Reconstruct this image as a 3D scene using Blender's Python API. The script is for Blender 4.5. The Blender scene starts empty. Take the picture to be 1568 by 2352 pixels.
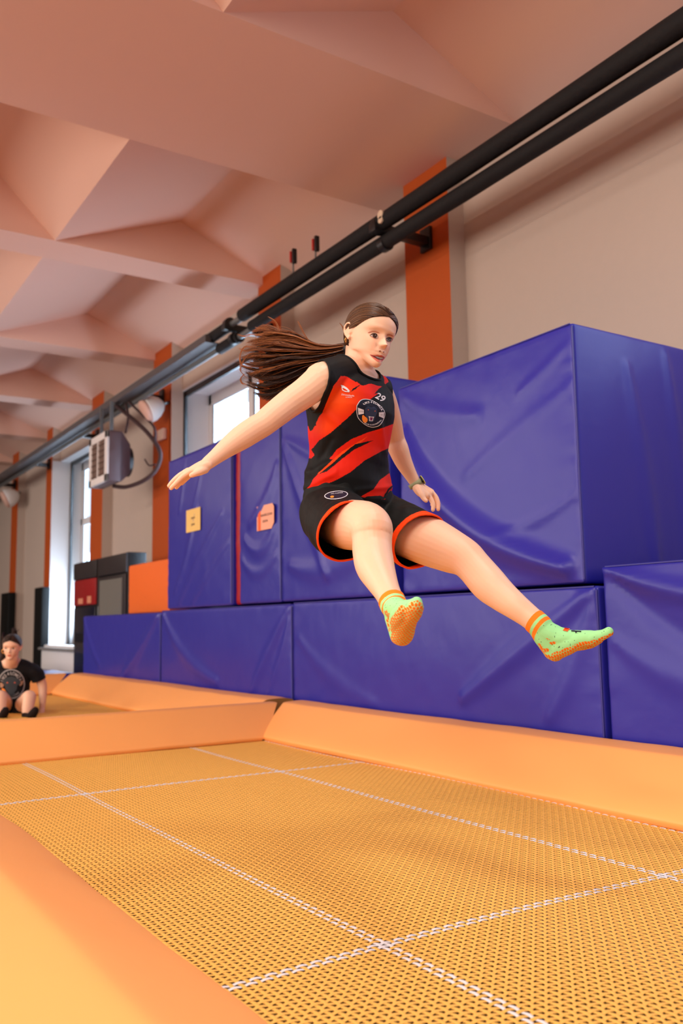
import bpy, bmesh, math, random
import numpy as np
from mathutils import Vector, Matrix
from mathutils.bvhtree import BVHTree

sc = bpy.context.scene
COL = sc.collection

# ---------------------------------------------------------------- camera
R = np.array([[0.84193776, -0.05245298, 0.53701909],
              [-0.53931131, -0.11289757, 0.83450431],
              [-0.01685591, 0.99222116, 0.12334121]])   # columns: right, up, forward
CAM = np.array([0.0, 0.0, 0.7])
FPX = 2044.8
cam_d = bpy.data.cameras.new('camera')
cam = bpy.data.objects.new('camera', cam_d)
COL.objects.link(cam)
cam_d.sensor_fit = 'VERTICAL'
cam_d.sensor_height = 36.0
cam_d.lens = FPX / 2352.0 * 36.0
cam_d.clip_start = 0.05
cam_d.dof.use_dof = True
cam_d.dof.focus_distance = 2.6
cam_d.dof.aperture_fstop = 3.2
M = Matrix.Identity(4)
for r_ in range(3):
    M[r_][0] = R[r_, 0]; M[r_][1] = R[r_, 1]; M[r_][2] = -R[r_, 2]; M[r_][3] = CAM[r_]
cam.matrix_world = M
sc.camera = cam

# ---------------------------------------------------------------- view, world, lights
vs = sc.view_settings
vs.view_transform = 'Standard'
vs.look = 'None'
vs.exposure = 0.18
vs.gamma = 1.0
vs.use_curve_mapping = False
sc.cycles.max_bounces = 8
sc.cycles.diffuse_bounces = 5
sc.cycles.use_denoising = True
sc.cycles.sample_clamp_indirect = 4.0
sc.cycles.caustics_reflective = False
sc.cycles.caustics_refractive = False

world = bpy.data.worlds.new('sky'); sc.world = world
world.use_nodes = True
bgn = world.node_tree.nodes['Background']
bgn.inputs[0].default_value = (0.78, 0.88, 1.0, 1)
bgn.inputs[1].default_value = 1.6

def area(name, loc, look, sx, sy, power, color, portal=False, spread=180):
    l = bpy.data.lights.new(name, 'AREA')
    l.shape = 'RECTANGLE'; l.size = sx; l.size_y = sy; l.energy = power; l.color = color
    l.spread = math.radians(spread)
    if portal: l.cycles.is_portal = True
    o = bpy.data.objects.new(name, l); COL.objects.link(o)
    o.location = loc
    d = Vector(look).normalized()
    o.rotation_euler = d.to_track_quat('-Z', 'Y').to_euler()
    return o

WALLX = 4.25
# cool lights added out of view; right-hand wall is solid here, windows only assumed
area('window_or_assumed_light', (4.2, 1.45, 2.6), (-1, 0, -0.15), 1.7, 2.4, 32, (0.56, 0.72, 1.0))
for y_ in (-2.0, -4.8):
    area('window_or_assumed_light', (4.2, y_, 1.9), (-1, 0, -0.08), 2.1, 2.9, 20, (0.58, 0.74, 1.0))  # added unseen panels behind the camera, no opening cut in the wall
# windows seen in the photo
for y_, x_ in ((9.1, 4.75), (14.6, 4.75)):
    area('window_or_assumed_light', (x_, y_, 2.0), (-1, 0, 0.15), 2.1, 3.0, 320, (0.68, 0.82, 1.0))
# unseen broad lights added at left and rear, where glazing is only assumed
area('hall_fill', (-8.7, 3.0, 2.2), (1, 0, -0.12), 12, 2.6, 500, (1.0, 0.82, 0.70))
area('hall_fill', (-8.7, 15.0, 2.2), (1, 0, -0.12), 10, 2.6, 300, (1.0, 0.88, 0.82))
area('hall_fill', (-2.5, -6.6, 2.3), (0, 1, -0.12), 7.5, 2.6, 70, (0.88, 0.93, 1.0))
# unseen overhead lights; those at the left are added to brighten floor and pads
area('overhead_light', (1.45, 1.5, 4.0), (0.02, 0.04, -1), 0.7, 0.5, 34, (1.0, 0.92, 0.84))
area('overhead_light', (-1.0, 0.4, 3.9), (0.05, 0.05, -1), 1.6, 0.5, 85, (1.0, 0.82, 0.68))
for y_ in (-1.0, 4.5, 10.0, 16.0):
    area('overhead_light', (-3.2, y_, 3.9), (0.1, 0, -1), 1.6, 0.5, 130, (1.0, 0.86, 0.74))

# ---------------------------------------------------------------- helpers
def lin(c):
    out = []
    for v in c[:3]:
        v = v / 255.0
        out.append(v / 12.92 if v <= 0.04045 else ((v + 0.055) / 1.055) ** 2.4)
    return tuple(out) + (1.0,)

def mat(name, rgb, rough=0.5, spec=0.5, metal=0.0, linear=False, bump=0.0, bscale=30.0, vary=0.0, attr=None,
        coat=0.0, sheen=0.0, emit=0.0, bdist=0.01, stretch=(1, 1, 1), sss=0.0):
    m = bpy.data.materials.new(name); m.use_nodes = True
    nt = m.node_tree; N = nt.nodes; L = nt.links
    b = N['Principled BSDF']
    c = rgb if linear else lin(rgb)
    c = tuple(c[:3]) + (1.0,)
    b.inputs['Base Color'].default_value = c
    b.inputs['Roughness'].default_value = rough
    b.inputs['Specular IOR Level'].default_value = spec
    b.inputs['Metallic'].default_value = metal
    b.inputs['Coat Weight'].default_value = coat
    b.inputs['Sheen Weight'].default_value = sheen
    if sss > 0:
        b.inputs['Subsurface Weight'].default_value = sss
        b.inputs['Subsurface Radius'].default_value = (1.0, 0.35, 0.15)
        b.inputs['Subsurface Scale'].default_value = 0.01
    if emit > 0:
        b.inputs['Emission Color'].default_value = c
        b.inputs['Emission Strength'].default_value = emit
    src = None
    if attr:
        a = N.new('ShaderNodeAttribute'); a.attribute_name = attr
        src = a.outputs['Color']
        L.new(src, b.inputs['Base Color'])
    tc = N.new('ShaderNodeTexCoord')
    mp = N.new('ShaderNodeMapping'); mp.inputs['Scale'].default_value = stretch
    L.new(tc.outputs['Object'], mp.inputs['Vector'])
    if vary > 0:
        nz = N.new('ShaderNodeTexNoise'); nz.inputs['Scale'].default_value = bscale * 0.25
        nz.inputs['Detail'].default_value = 4
        L.new(mp.outputs['Vector'], nz.inputs['Vector'])
        hsv = N.new('ShaderNodeHueSaturation')
        mr = N.new('ShaderNodeMapRange')
        mr.inputs['To Min'].default_value = 1 - vary; mr.inputs['To Max'].default_value = 1 + vary
        L.new(nz.outputs['Fac'], mr.inputs['Value'])
        L.new(mr.outputs['Result'], hsv.inputs['Value'])
        if src: L.new(src, hsv.inputs['Color'])
        else: hsv.inputs['Color'].default_value = c
        L.new(hsv.outputs['Color'], b.inputs['Base Color'])
    if bump > 0:
        nb = N.new('ShaderNodeTexNoise'); nb.inputs['Scale'].default_value = bscale
        nb.inputs['Detail'].default_value = 5
        L.new(mp.outputs['Vector'], nb.inputs['Vector'])
        bp = N.new('ShaderNodeBump'); bp.inputs['Strength'].default_value = bump
        bp.inputs['Distance'].default_value = bdist
        L.new(nb.outputs['Fac'], bp.inputs['Height'])
        L.new(bp.outputs['Normal'], b.inputs['Normal'])
    return m

def tag(o, label=None, cat=None, group=None, kind=None):
    if label: o['label'] = label
    if cat: o['category'] = cat
    if group: o['group'] = group
    if kind: o['kind'] = kind
    return o

def link(name, me, parent=None):
    o = bpy.data.objects.new(name, me); COL.objects.link(o)
    if parent: 
        o.parent = parent
        o.matrix_parent_inverse = Matrix.Translation(-Vector(parent.location)) if parent.type == 'EMPTY' else Matrix.Identity(4)
    return o

def empty(name, loc, label, cat, group=None):
    o = bpy.data.objects.new(name, None); COL.objects.link(o); o.location = loc
    o.empty_display_size = 0.1
    tag(o, label, cat, group)
    return o

def mk(name, V, F, m, parent=None, smooth=True, colors=None, attr='tint'):
    me = bpy.data.meshes.new(name)
    V = np.asarray(V, dtype=np.float32)
    if isinstance(F, np.ndarray):
        nf, k = F.shape
        me.vertices.add(len(V)); me.vertices.foreach_set('co', V.ravel())
        me.loops.add(nf * k); me.loops.foreach_set('vertex_index', F.astype(np.int32).ravel())
        me.polygons.add(nf); me.polygons.foreach_set('loop_start', np.arange(0, nf * k, k, dtype=np.int32))
        me.polygons.foreach_set('loop_total', np.full(nf, k, dtype=np.int32))
        me.update(calc_edges=True)
    else:
        me.from_pydata(V.tolist(), [], F)
    if smooth: me.polygons.foreach_set('use_smooth', np.ones(len(me.polygons), dtype=bool))
    if isinstance(m, (list, tuple)):
        for x in m: me.materials.append(x)
    else: me.materials.append(m)
    if colors is not None:
        ca = me.color_attributes.new(attr, 'FLOAT_COLOR', 'POINT')
        c4 = np.ones((len(V), 4), dtype=np.float32); c4[:, :3] = colors
        ca.data.foreach_set('color', c4.ravel())
    me.validate(); me.update()
    return link(name, me, parent)

class MB:
    """collects simple shapes into one mesh"""
    def __init__(s): s.v = []; s.f = []
    def add(s, V, F):
        o = len(s.v); s.v += [tuple(map(float, p)) for p in V]; s.f += [tuple(int(i) + o for i in f) for f in F]; return s
    def box(s, x0, x1, y0, y1, z0, z1):
        V = [(x, y, z) for x in (x0, x1) for y in (y0, y1) for z in (z0, z1)]
        return s.add(V, [(0, 1, 3, 2), (4, 6, 7, 5), (0, 4, 5, 1), (2, 3, 7, 6), (0, 2, 6, 4), (1, 5, 7, 3)])
    def tube(s, P, r, n=10, cap=True):
        V, F = tube(P, r, n, cap); return s.add(V, F)
    def build(s, name, m, parent=None, smooth=False, bevel=0.0):
        me = bpy.data.meshes.new(name); me.from_pydata(s.v, [], s.f)
        bm = bmesh.new(); bm.from_mesh(me)
        bmesh.ops.recalc_face_normals(bm, faces=bm.faces[:])
        if bevel > 0:
            bmesh.ops.bevel(bm, geom=[e for e in bm.edges if len(e.link_faces) == 2 and e.calc_face_angle(0) > 0.6], offset=bevel, segments=3, affect='EDGES', profile=0.5)
        bm.to_mesh(me); bm.free()
        if smooth or bevel > 0:
            for p in me.polygons: p.use_smooth = True
        if bevel > 0 and not smooth:
            for p in me.polygons: p.use_smooth = p.area < 1e9
        me.materials.append(m)
        o = link(name, me, parent)
        if bevel > 0 or smooth:
            try: me.set_sharp_from_angle(angle=0.7)
            except Exception: pass
        return o

def frames(P):
    P = np.asarray(P, float); n = len(P)
    T = np.gradient(P, axis=0); T /= np.linalg.norm(T, axis=1)[:, None] + 1e-12
    up = np.array([0, 0, 1.0]) if abs(T[0][2]) < 0.9 else np.array([1.0, 0, 0])
    U = np.zeros_like(P); W = np.zeros_like(P)
    u = up - T[0] * (up @ T[0]); u /= np.linalg.norm(u)
    for i in range(n):
        u = u - T[i] * (u @ T[i]); u /= np.linalg.norm(u) + 1e-12
        U[i] = u; W[i] = np.cross(T[i], u)
    return T, U, W

def tube(P, r, n=10, cap=True):
    P = np.asarray(P, float); k = len(P)
    r = np.broadcast_to(np.asarray(r, float), (k,)) if np.ndim(r) <= 1 else np.asarray(r)
    T, U, W = frames(P)
    a = np.linspace(0, 2 * math.pi, n, endpoint=False)
    V = P[:, None, :] + r[:, None, None] * (np.cos(a)[None, :, None] * U[:, None, :] + np.sin(a)[None, :, None] * W[:, None, :])
    V = V.reshape(-1, 3).tolist()
    F = [(i * n + j, i * n + (j + 1) % n, (i + 1) * n + (j + 1) % n, (i + 1) * n + j) for i in range(k - 1) for j in range(n)]
    if cap:
        F.append(tuple(range(n))[::-1]); F.append(tuple((k - 1) * n + j for j in range(n)))
    return V, F

def catmull(P, n):
    P = np.asarray(P, float); k = len(P)
    Q = np.vstack([2 * P[0] - P[1], P, 2 * P[-1] - P[-2]])
    t = np.linspace(0, k - 1 - 1e-9, n); i = t.astype(int); f = (t - i)
    f = f.reshape((-1,) + (1,) * (P.ndim - 1))
    p0, p1, p2, p3 = Q[i], Q[i + 1], Q[i + 2], Q[i + 3]
    return 0.5 * ((2 * p1) + (-p0 + p2) * f + (2 * p0 - 5 * p1 + 4 * p2 - p3) * f ** 2 + (-p0 + 3 * p1 - 3 * p2 + p3) * f ** 3)

def vnoise(P, scale, seed=0):
    """smooth value noise, P (n,3) -> (n,) in -1..1"""
    P = np.asarray(P, float) * scale + seed * 17.13
    I = np.floor(P).astype(np.int64); f = P - I; f = f * f * (3 - 2 * f)
    def h(i, j, k):
        n = (i * 374761393 + j * 668265263 + k * 2147483647 + seed * 974711) & 0xffffffff
        n = ((n ^ (n >> 13)) * 1274126177) & 0xffffffff
        n = n ^ (n >> 16)
        return (n & 0xffff) / 32767.5 - 1
    x, y, z = I[:, 0], I[:, 1], I[:, 2]
    r = 0
    for a in (0, 1):
        for b in (0, 1):
            for c in (0, 1):
                w = (f[:, 0] if a else 1 - f[:, 0]) * (f[:, 1] if b else 1 - f[:, 1]) * (f[:, 2] if c else 1 - f[:, 2])
                r = r + w * h(x + a, y + b, z + c)
    return r

# ---------------------------------------------------------------- materials
M_ceil = mat('painted_ceiling', (238, 202, 186), 0.85, 0.2, bump=0.06, bscale=60)
M_wall = mat('painted_wall', (196, 182, 170), 0.8, 0.2, bump=0.08, bscale=70, vary=0.02)
M_white = mat('white_plaster', (232, 232, 232), 0.7, 0.3, bump=0.05, bscale=50)
M_orange_paint = mat('orange_paint', (186, 82, 22), 0.6, 0.3, bump=0.05, bscale=60, vary=0.03)
M_floor = mat('dark_floor', (70, 64, 62), 0.7, 0.3, vary=0.1, bscale=8)
M_under = mat('dark_under', (84, 52, 26), 0.8, 0.2)
M_black = mat('black_metal', (22, 22, 24), 0.4, 0.5)
M_foam = mat('pipe_insulation', (26, 26, 28), 0.75, 0.3, bump=0.4, bscale=40, vary=0.15)
M_steel = mat('grey_steel', (120, 126, 128), 0.45, 0.5, metal=0.6)
M_blue = mat('blue_vinyl', (0.022, 0.024, 0.36), 0.35, 0.5, linear=True, bump=0.10, bscale=9, bdist=0.02)
M_blue2 = mat('blue_piping', (0.03, 0.03, 0.28), 0.4, 0.5, linear=True)
M_red = mat('red_vinyl', (160, 12, 18), 0.4, 0.5, bump=0.1, bscale=12)
M_opad = mat('orange_vinyl', (254, 180, 104), 0.5, 0.4, bump=0.12, bscale=7, bdist=0.012, vary=0.02)
M_oblock = mat('orange_block_vinyl', (236, 112, 32), 0.5, 0.4, bump=0.1, bscale=8)
M_web = mat('webbing', (240, 186, 92), 0.6, 0.35, vary=0.05, bscale=300)
M_webw = mat('white_webbing', (226, 226, 232), 0.6, 0.35)
M_glass = mat('glass', (220, 235, 245), 0.05, 0.5)
b_ = M_glass.node_tree.nodes['Principled BSDF']
b_.inputs['Transmission Weight'].default_value = 1.0; b_.inputs['IOR'].default_value = 1.02

# ---------------------------------------------------------------- room shell
def struct(o): o['kind'] = 'structure'; return o
ZC = 4.15
FLOOR = -0.75
struct(MB().box(-9, 4.7, -7, 30, FLOOR - 0.1, FLOOR).build('floor', M_floor))
struct(MB().box(-9.1, -9, -7, 30, FLOOR, 6.0).build('wall_left', M_wall))
struct(MB().box(-9, 4.7, -7.1, -7, FLOOR, 6.0).build('wall_back', M_wall))
struct(MB().box(-9, 4.7, 30, 30.1, FLOOR, 6.0).build('wall_far', M_wall))
# right wall with its window openings
WT = 0.42
wins = [(7.93, 10.28, 0.45, 3.62), (13.52, 15.76, 0.41, 3.62)]
w = MB()
ys = [-7.0]
for a, b, z0, z1 in wins: ys += [a, b]
ys.append(30.0)
for i in range(0, len(ys), 2): w.box(WALLX, WALLX + WT, ys[i], ys[i + 1], FLOOR, 6.0)
for a, b, z0, z1 in wins:
    w.box(WALLX, WALLX + WT, a, b, FLOOR, z0); w.box(WALLX, WALLX + WT, a, b, z1, 6.0)
struct(w.build('wall_right', M_wall))
# pilasters (orange front, pale flanks)
cols = [(-0.3, 0.2), (4.84, 5.38), (7.41, 7.89), (10.24, 10.86), (12.92, 13.5), (15.78, 16.16), (18.3, 18.85), (20.9, 21.4), (23.5, 24.0)]
for i, (a, b) in enumerate(cols):
    o = MB().box(4.10, WALLX + 0.01, a, b, FLOOR, 4.6).build('trim_%d' % (i + 1), M_wall)
    o.data.materials.append(M_orange_paint)
    for p in o.data.polygons:
        if p.normal.x < -0.9: p.material_index = 1
    struct(o)

# ceiling: flat bands over the beams, faceted coffers between them
def ceiling():
    X0, X1 = -9.0, 4.3
    bays = [(-6.8, -4.6), (-3.3, -1.0), (1.2, 4.26), (5.82, 7.79), (8.22, 10.81), (11.2, 13.6), (14.0, 16.4), (16.8, 19.2), (19.6, 22.0), (22.4, 24.8), (25.2, 27.6)]
    prof = [(4.3, ZC), (3.2, 4.62), (2.0, ZC), (0.95, 5.20), (0.0, ZC), (-1.1, 4.62), (-2.3, ZC), (-3.3, 5.20), (-4.3, ZC), (-5.4, 4.62), (-6.6, ZC), (-7.8, 4.62), (-9.0, ZC)]
    V = []; F = []
    def q(*pts):
        o = len(V); V.extend(pts); F.append(tuple(range(o, o + len(pts))))
    yprev = -7.0
    for (ya, yd) in bays:
        q((X0, yprev, ZC), (X1, yprev, ZC), (X1, ya, ZC), (X0, ya, ZC))
        for (x1, z1), (x2, z2) in zip(prof[:-1], prof[1:]):
            q((x1, ya, z1), (x2, ya, z2), (x2, yd, z2), (x1, yd, z1))      # folded underside
        for i in range(0, len(prof) - 2, 2):                               # gables over the beams
            (x1, z1), (x2, z2), (x3, z3) = prof[i:i + 3]
            q((x1, yd, z1), (x2, yd, z2), (x3, yd, z3))
            q((x3, ya, z3), (x2, ya, z2), (x1, ya, z1))
        yprev = yd
    q((X0, yprev, ZC), (X1, yprev, ZC), (X1, 30, ZC), (X0, 30, ZC))
    return struct(mk('ceiling', V, F, M_ceil, smooth=False))
ceiling()
struct(MB().box(-9.1, 4.9, -7.1, 30.1, 6.0, 6.1).build('trim_20', M_wall))
# ---------------------------------------------------------------- windows
def window(n, a, b, z0, z1, xt, xf, bars):
    root = empty('window_%d' % n, (xf, (a + b) / 2, z0), None, None); root['kind'] = 'structure'
    t = 0.075
    f = MB()
    f.box(xt, xt + 0.03, a, b, z1 - t, z1).box(xt, xt + 0.03, b - t, b, z0, z1).box(xt, xt + 0.03, a, a + t, z0, z1)
    f.build('window_trim', M_black, root)
    g = MB(); k = 0.09
    g.box(xf, xf + 0.07, a, b, z1 - k * 1.6, z1).box(xf, xf + 0.07, a, b, z0, z0 + k).box(xf, xf + 0.07, a, a + k, z0, z1).box(xf, xf + 0.07, b - k, b, z0, z1)
    for z in bars: g.box(xf, xf + 0.07, a, b, z - 0.06, z + 0.06)
    ym = (a + b) / 2
    g.box(xf, xf + 0.07, ym - 0.06, ym + 0.06, z0, z1)
    g.build('window_frame', M_white, root, bevel=0.008)
    MB().box(xf + 0.03, xf + 0.036, a, b, z0, z1).build('glass_pane', M_glass, root)
    MB().box(4.02, xf, a - 0.02, b + 0.02, z0 - 0.05, z0).build('window_sill', M_white, root, bevel=0.01)
    return root
window(1, *wins[0], 4.27, 4.62, [2.6])
window(2, *wins[1], 4.42, 4.62, [2.55])
# white linings of the openings
for n_, (a, b, z0, z1) in zip((30, 31), wins):
    m_ = MB().box(4.10, 4.62, b - 0.004, b + 0.02, z0, z1).box(4.252, 4.62, a, b, z1 - 0.004, z1 + 0.01)
    m_.box(4.246, 4.252, a, b, z1, z1 + 0.02)
    struct(m_.build('trim_%d' % n_, M_white))

# ---------------------------------------------------------------- trampolines
PIT = 0.0176
def weave(x0, x1, y0, y1, name, label, lx=(), ly=(), detail=4, pit=PIT):
    root = empty(name, ((x0 + x1) / 2, (y0 + y1) / 2, 0), label, 'trampoline')
    nx = int(round((x1 - x0) / pit)); ny = int(round((y1 - y0) / pit))
    px = (x1 - x0) / nx; py = (y1 - y0) / ny
    def threads(axis, ids):
        n_other = ny if axis == 0 else nx
        L = (y1 - y0) if axis == 0 else (x1 - x0)
        k = n_other * detail + 1
        s = np.linspace(0, L, k)
        pit_o = py if axis == 0 else px
        ids = np.asarray(ids)
        ph = np.cos(np.pi * (s[None, :] / pit_o - 0.5) + np.pi * (ids[:, None] % 2) + (np.pi if axis else 0))
        z = 0.0011 * np.sign(ph) * np.abs(ph) ** 0.85
        c = (x0 + (ids + 0.5) * px) if axis == 0 else (y0 + (ids + 0.5) * py)
        hw = 0.0044 * pit / 0.0176; hh = 0.0010
        off = [(-hw, -0.0006), (-hw * 0.75, hh * 0.55), (0, hh), (hw * 0.75, hh * 0.55), (hw, -0.0006)]
        T = len(ids); K = k; O = len(off)
        V = np.zeros((T, K, O, 3), np.float32)
        rng = np.random.RandomState(3 + axis)
        jit = (rng.rand(T, 1) - 0.5) * 0.0012
        for o, (a, b) in enumerate(off):
            if axis == 0:
                V[:, :, o, 0] = c[:, None] + a + jit; V[:, :, o, 1] = y0 + s[None, :]
            else:
                V[:, :, o, 1] = c[:, None] + a + jit; V[:, :, o, 0] = x0 + s[None, :]
            V[:, :, o, 2] = z + b
        # gentle swell of the sheet
        X = V[..., 0]; Y = V[..., 1]
        V[..., 2] += 0.006 * np.sin(X * 3.1 + 0.6 * np.sin(Y * 1.7)) * np.sin(Y * 2.3 + 1.0)
        idx = np.arange(T * K * O).reshape(T, K, O)
        a = idx[:, :-1, :-1]; b = idx[:, :-1, 1:]; cc = idx[:, 1:, 1:]; d = idx[:, 1:, :-1]
        F = np.stack([a, b, cc, d], -1).reshape(-1, 4)
        if axis == 0: F = F[:, ::-1]
        return V.reshape(-1, 3), F
    def ids_of(v, o, p, n): i = int(round((v - o) / p - 0.5)); return [max(0, min(n - 1, j)) for j in (i, i + 1)]
    wx = [ids_of(v, x0, px, nx) for v in lx]; wy = [ids_of(v, y0, py, ny) for v in ly]
    wx_s = set(sum(wx, [])) ; wy_s = set(sum(wy, []))
    bx = [i for i in range(nx) if i not in wx_s]; by = [i for i in range(ny) if i not in wy_s]
    Va, Fa = threads(0, bx); Vb, Fb = threads(1, by)
    mk('woven_bed', np.vstack([Va, Vb]), np.vstack([Fa, Fb + len(Va)]), M_web, root)
    for w_ in wx:
        V, F = threads(0, sorted(set(w_))); mk('marking_line', V, F, M_webw, root)['label'] = 'white woven line along the bed'
    for w_ in wy:
        V, F = threads(1, sorted(set(w_))); mk('marking_line', V, F, M_webw, root)['label'] = 'white woven line across the bed'
    fr = MB()
    t = 0.05
    for (a, b, c, d) in ((x0 - 0.16, x0 - 0.1, y0 - 0.1, y1 + 0.1), (x1 + 0.1, x1 + 0.16, y0 - 0.1, y1 + 0.1)):
        fr.box(a, b, c, d, -0.1, -0.04)
    for (a, b, c, d) in ((x0 - 0.16, x1 + 0.16, y0 - 0.16, y0 - 0.1), (x0 - 0.16, x1 + 0.16, y1 + 0.1, y1 + 0.16)):
        fr.box(a, b, c, d, -0.1, -0.04)
    for X in (x0 - 0.13, x1 + 0.13):
        for Y in (y0, y1): fr.box(X - 0.03, X + 0.03, Y - 0.03, Y + 0.03, FLOOR, -0.1)
    fr.build('steel_frame', M_black, root)
    return root
BX0, BX1 = 0.742, 2.580
weave(BX0, BX1, 0.60, 4.905, 'trampoline', 'large yellow-orange woven trampoline in the foreground below the jumping girl',
      lx=(1.155, 2.090, BX1 - 0.012), ly=(1.665, 3.840))
weave(BX0, BX1, 5.50, 9.70, 'trampoline', 'small-looking far trampoline behind the orange divider pad, girl sitting on it', detail=2, pit=0.03)
struct(MB().box(-0.6, 3.05, 0.0, 10.2, FLOOR, FLOOR + 0.02).build('trim_40', M_under))

def pad(name, label, prof, p0, p1, axis, seams=(), sag=0.004, seed=0, group=None, miter=(0, 0)):
    """long padded bar: profile (d, z) extruded along an axis from p0 to p1; d is measured along the other axis"""
    prof = np.asarray(prof, float)
    # closed profile rounded by subdivision
    Q = prof
    for _ in range(3):
        A = Q; B = np.roll(Q, -1, axis=0)
        Q = np.stack([A * 0.8 + B * 0.2, A * 0.2 + B * 0.8], 1).reshape(-1, 2)
        Q = Q
    n = len(Q); k = max(8, int((p1 - p0) / 0.03))
    s = np.linspace(0, 1, k)
    V = np.zeros((k, n, 3))
    lo, hi = prof[:, 0].min(), prof[:, 0].max()
    for j in range(n):
        d, z = Q[j]
        u = z / 0.2
        a = p0 + miter[0] * u; b = p1 + miter[1] * u
        pos = a + (b - a) * s
        if axis == 'y': V[:, j] = np.stack([np.full(k, d), pos, np.full(k, z)], 1)
        else: V[:, j] = np.stack([pos, np.full(k, d), np.full(k, z)], 1)
    P = V.reshape(-1, 3)
    P[:, 2] += sag * vnoise(P, 1.7, seed) + sag * 0.5 * vnoise(P, 6.0, seed + 1)
    P[:, 0 if axis == 'y' else 1] += sag * vnoise(P, 1.3, seed + 2)
    ax = 1 if axis == 'y' else 0
    for sv in seams:
        P[:, 2] -= 0.006 * np.exp(-((P[:, ax] - sv) / 0.012) ** 2)
    idx = np.arange(k * n).reshape(k, n)
    a = idx[:-1]; b = np.roll(idx, -1, 1)[:-1]; c = np.roll(idx, -1, 1)[1:]; d = idx[1:]
    F = np.stack([a, b, c, d], -1).reshape(-1, 4).tolist()
    F = [tuple(f) for f in F] + [tuple(idx[0][::-1]), tuple(idx[-1])]
    o = mk(name, P, F, M_opad)
    bm = bmesh.new(); bm.from_mesh(o.data); bmesh.ops.recalc_face_normals(bm, faces=bm.faces[:]); bm.to_mesh(o.data); bm.free()
    try: o.data.set_sharp_from_angle(angle=0.9)
    except Exception: pass
    tag(o, label, 'pad', group)
    return o
# right-hand pads of both beds: sloping face + narrow flat top
XR = BX1 - 0.02
rp = [(XR, 0.035), (XR + 0.01, 0.0), (XR + 0.06, -0.02), (3.03, 0.10), (3.04, 0.19), (2.96, 0.205), (2.83, 0.20), (2.81, 0.192)]
pad('safety_pad', 'orange sloping pad along the foreground trampoline, in front of the blue blocks', rp, 0.3, 4.90, 'y', miter=(0, 0.22))
pad('safety_pad', 'orange sloping pad along the far trampoline, below the farthest blue blocks', rp, 5.50, 9.70, 'y', miter=(-0.16, 0.2), seed=5)
# divider between the two beds
dp = [(4.89, 0.03), (4.90, 0.0), (4.95, -0.02), (5.45, -0.02), (5.5, 0.0), (5.50, 0.03), (5.27, 0.19), (5.25, 0.20), (5.15, 0.20), (5.13, 0.195)]
pad('safety_pad', 'orange divider pad lying across between the two trampolines', dp, 0.45, 2.55, 'x', miter=(-0.1, 0.24), seed=9)
fp = [(9.69, 0.03), (9.70, 0.0), (9.75, -0.02), (10.2, 0.0), (10.22, 0.18), (10.1, 0.2), (9.95, 0.2), (9.93, 0.195)]
pad('safety_pad', 'orange end pad at the far end of the far trampoline, behind the sitting girl', fp, 0.45, 2.55, 'x', miter=(-0.1, 0.24), seed=11)
XL = BX0 + 0.02
lp = [(XL, 0.03), (XL - 0.01, 0.0), (XL - 0.06, -0.02), (-0.55, -0.02), (-0.62, 0.02), (-0.60, 0.19), (-0.5, 0.205), (0.40, 0.205), (0.455, 0.198)]
pad('safety_pad', 'wide orange pad in the lower left corner beside the foreground trampoline', lp, -0.2, 4.88, 'y', seed=13, sag=0.005, miter=(0, 0.2))
pad('safety_pad', 'orange pad at the left edge beside the far trampoline', lp, 5.50, 9.70, 'y', seed=14, miter=(-0.2, 0.2))
np_ = [(0.61, 0.03), (0.60, 0.0), (0.55, -0.02), (0.0, -0.02), (0.0, 0.19), (0.1, 0.205), (0.3, 0.205), (0.35, 0.2)]
# platform that carries the blocks
struct(MB().box(3.06, 4.25, -1.0, 10.35, FLOOR, 0.17).box(-9, 4.25, 10.25, 17.0, FLOOR, 0.0).build('trim_41', mat('grey_platform', (120, 118, 122), 0.7, 0.3)))

# ---------------------------------------------------------------- foam blocks
def bez(p0, p1, p2, n=24):
    t = np.linspace(0, 1, n)[:, None]
    return (1 - t) ** 2 * np.array(p0) + 2 * t * (1 - t) * np.array(p1) + t * t * np.array(p2)

def ridge(Y, Z, pts, w, amp, fade=True):
    """raised fold along a polyline in face coordinates"""
    P = np.asarray(pts, float); best = np.full(Y.shape, 1e9); tt = np.zeros(Y.shape)
    m = len(P) - 1
    for i in range(m):
        a, b = P[i], P[i + 1]; d = b - a; L = d @ d + 1e-12
        t = np.clip(((Y - a[0]) * d[0] + (Z - a[1]) * d[1]) / L, 0, 1)
        dd = np.hypot(Y - a[0] - t * d[0], Z - a[1] - t * d[1])
        k = dd < best
        best = np.where(k, dd, best); tt = np.where(k, (i + t) / m, tt)
    ww = w * (0.35 + 0.65 * np.sin(np.pi * np.clip(tt, 0.0, 1) * 0.9)) if fade else w
    return amp * np.exp(-(best / ww) ** 2)

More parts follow.
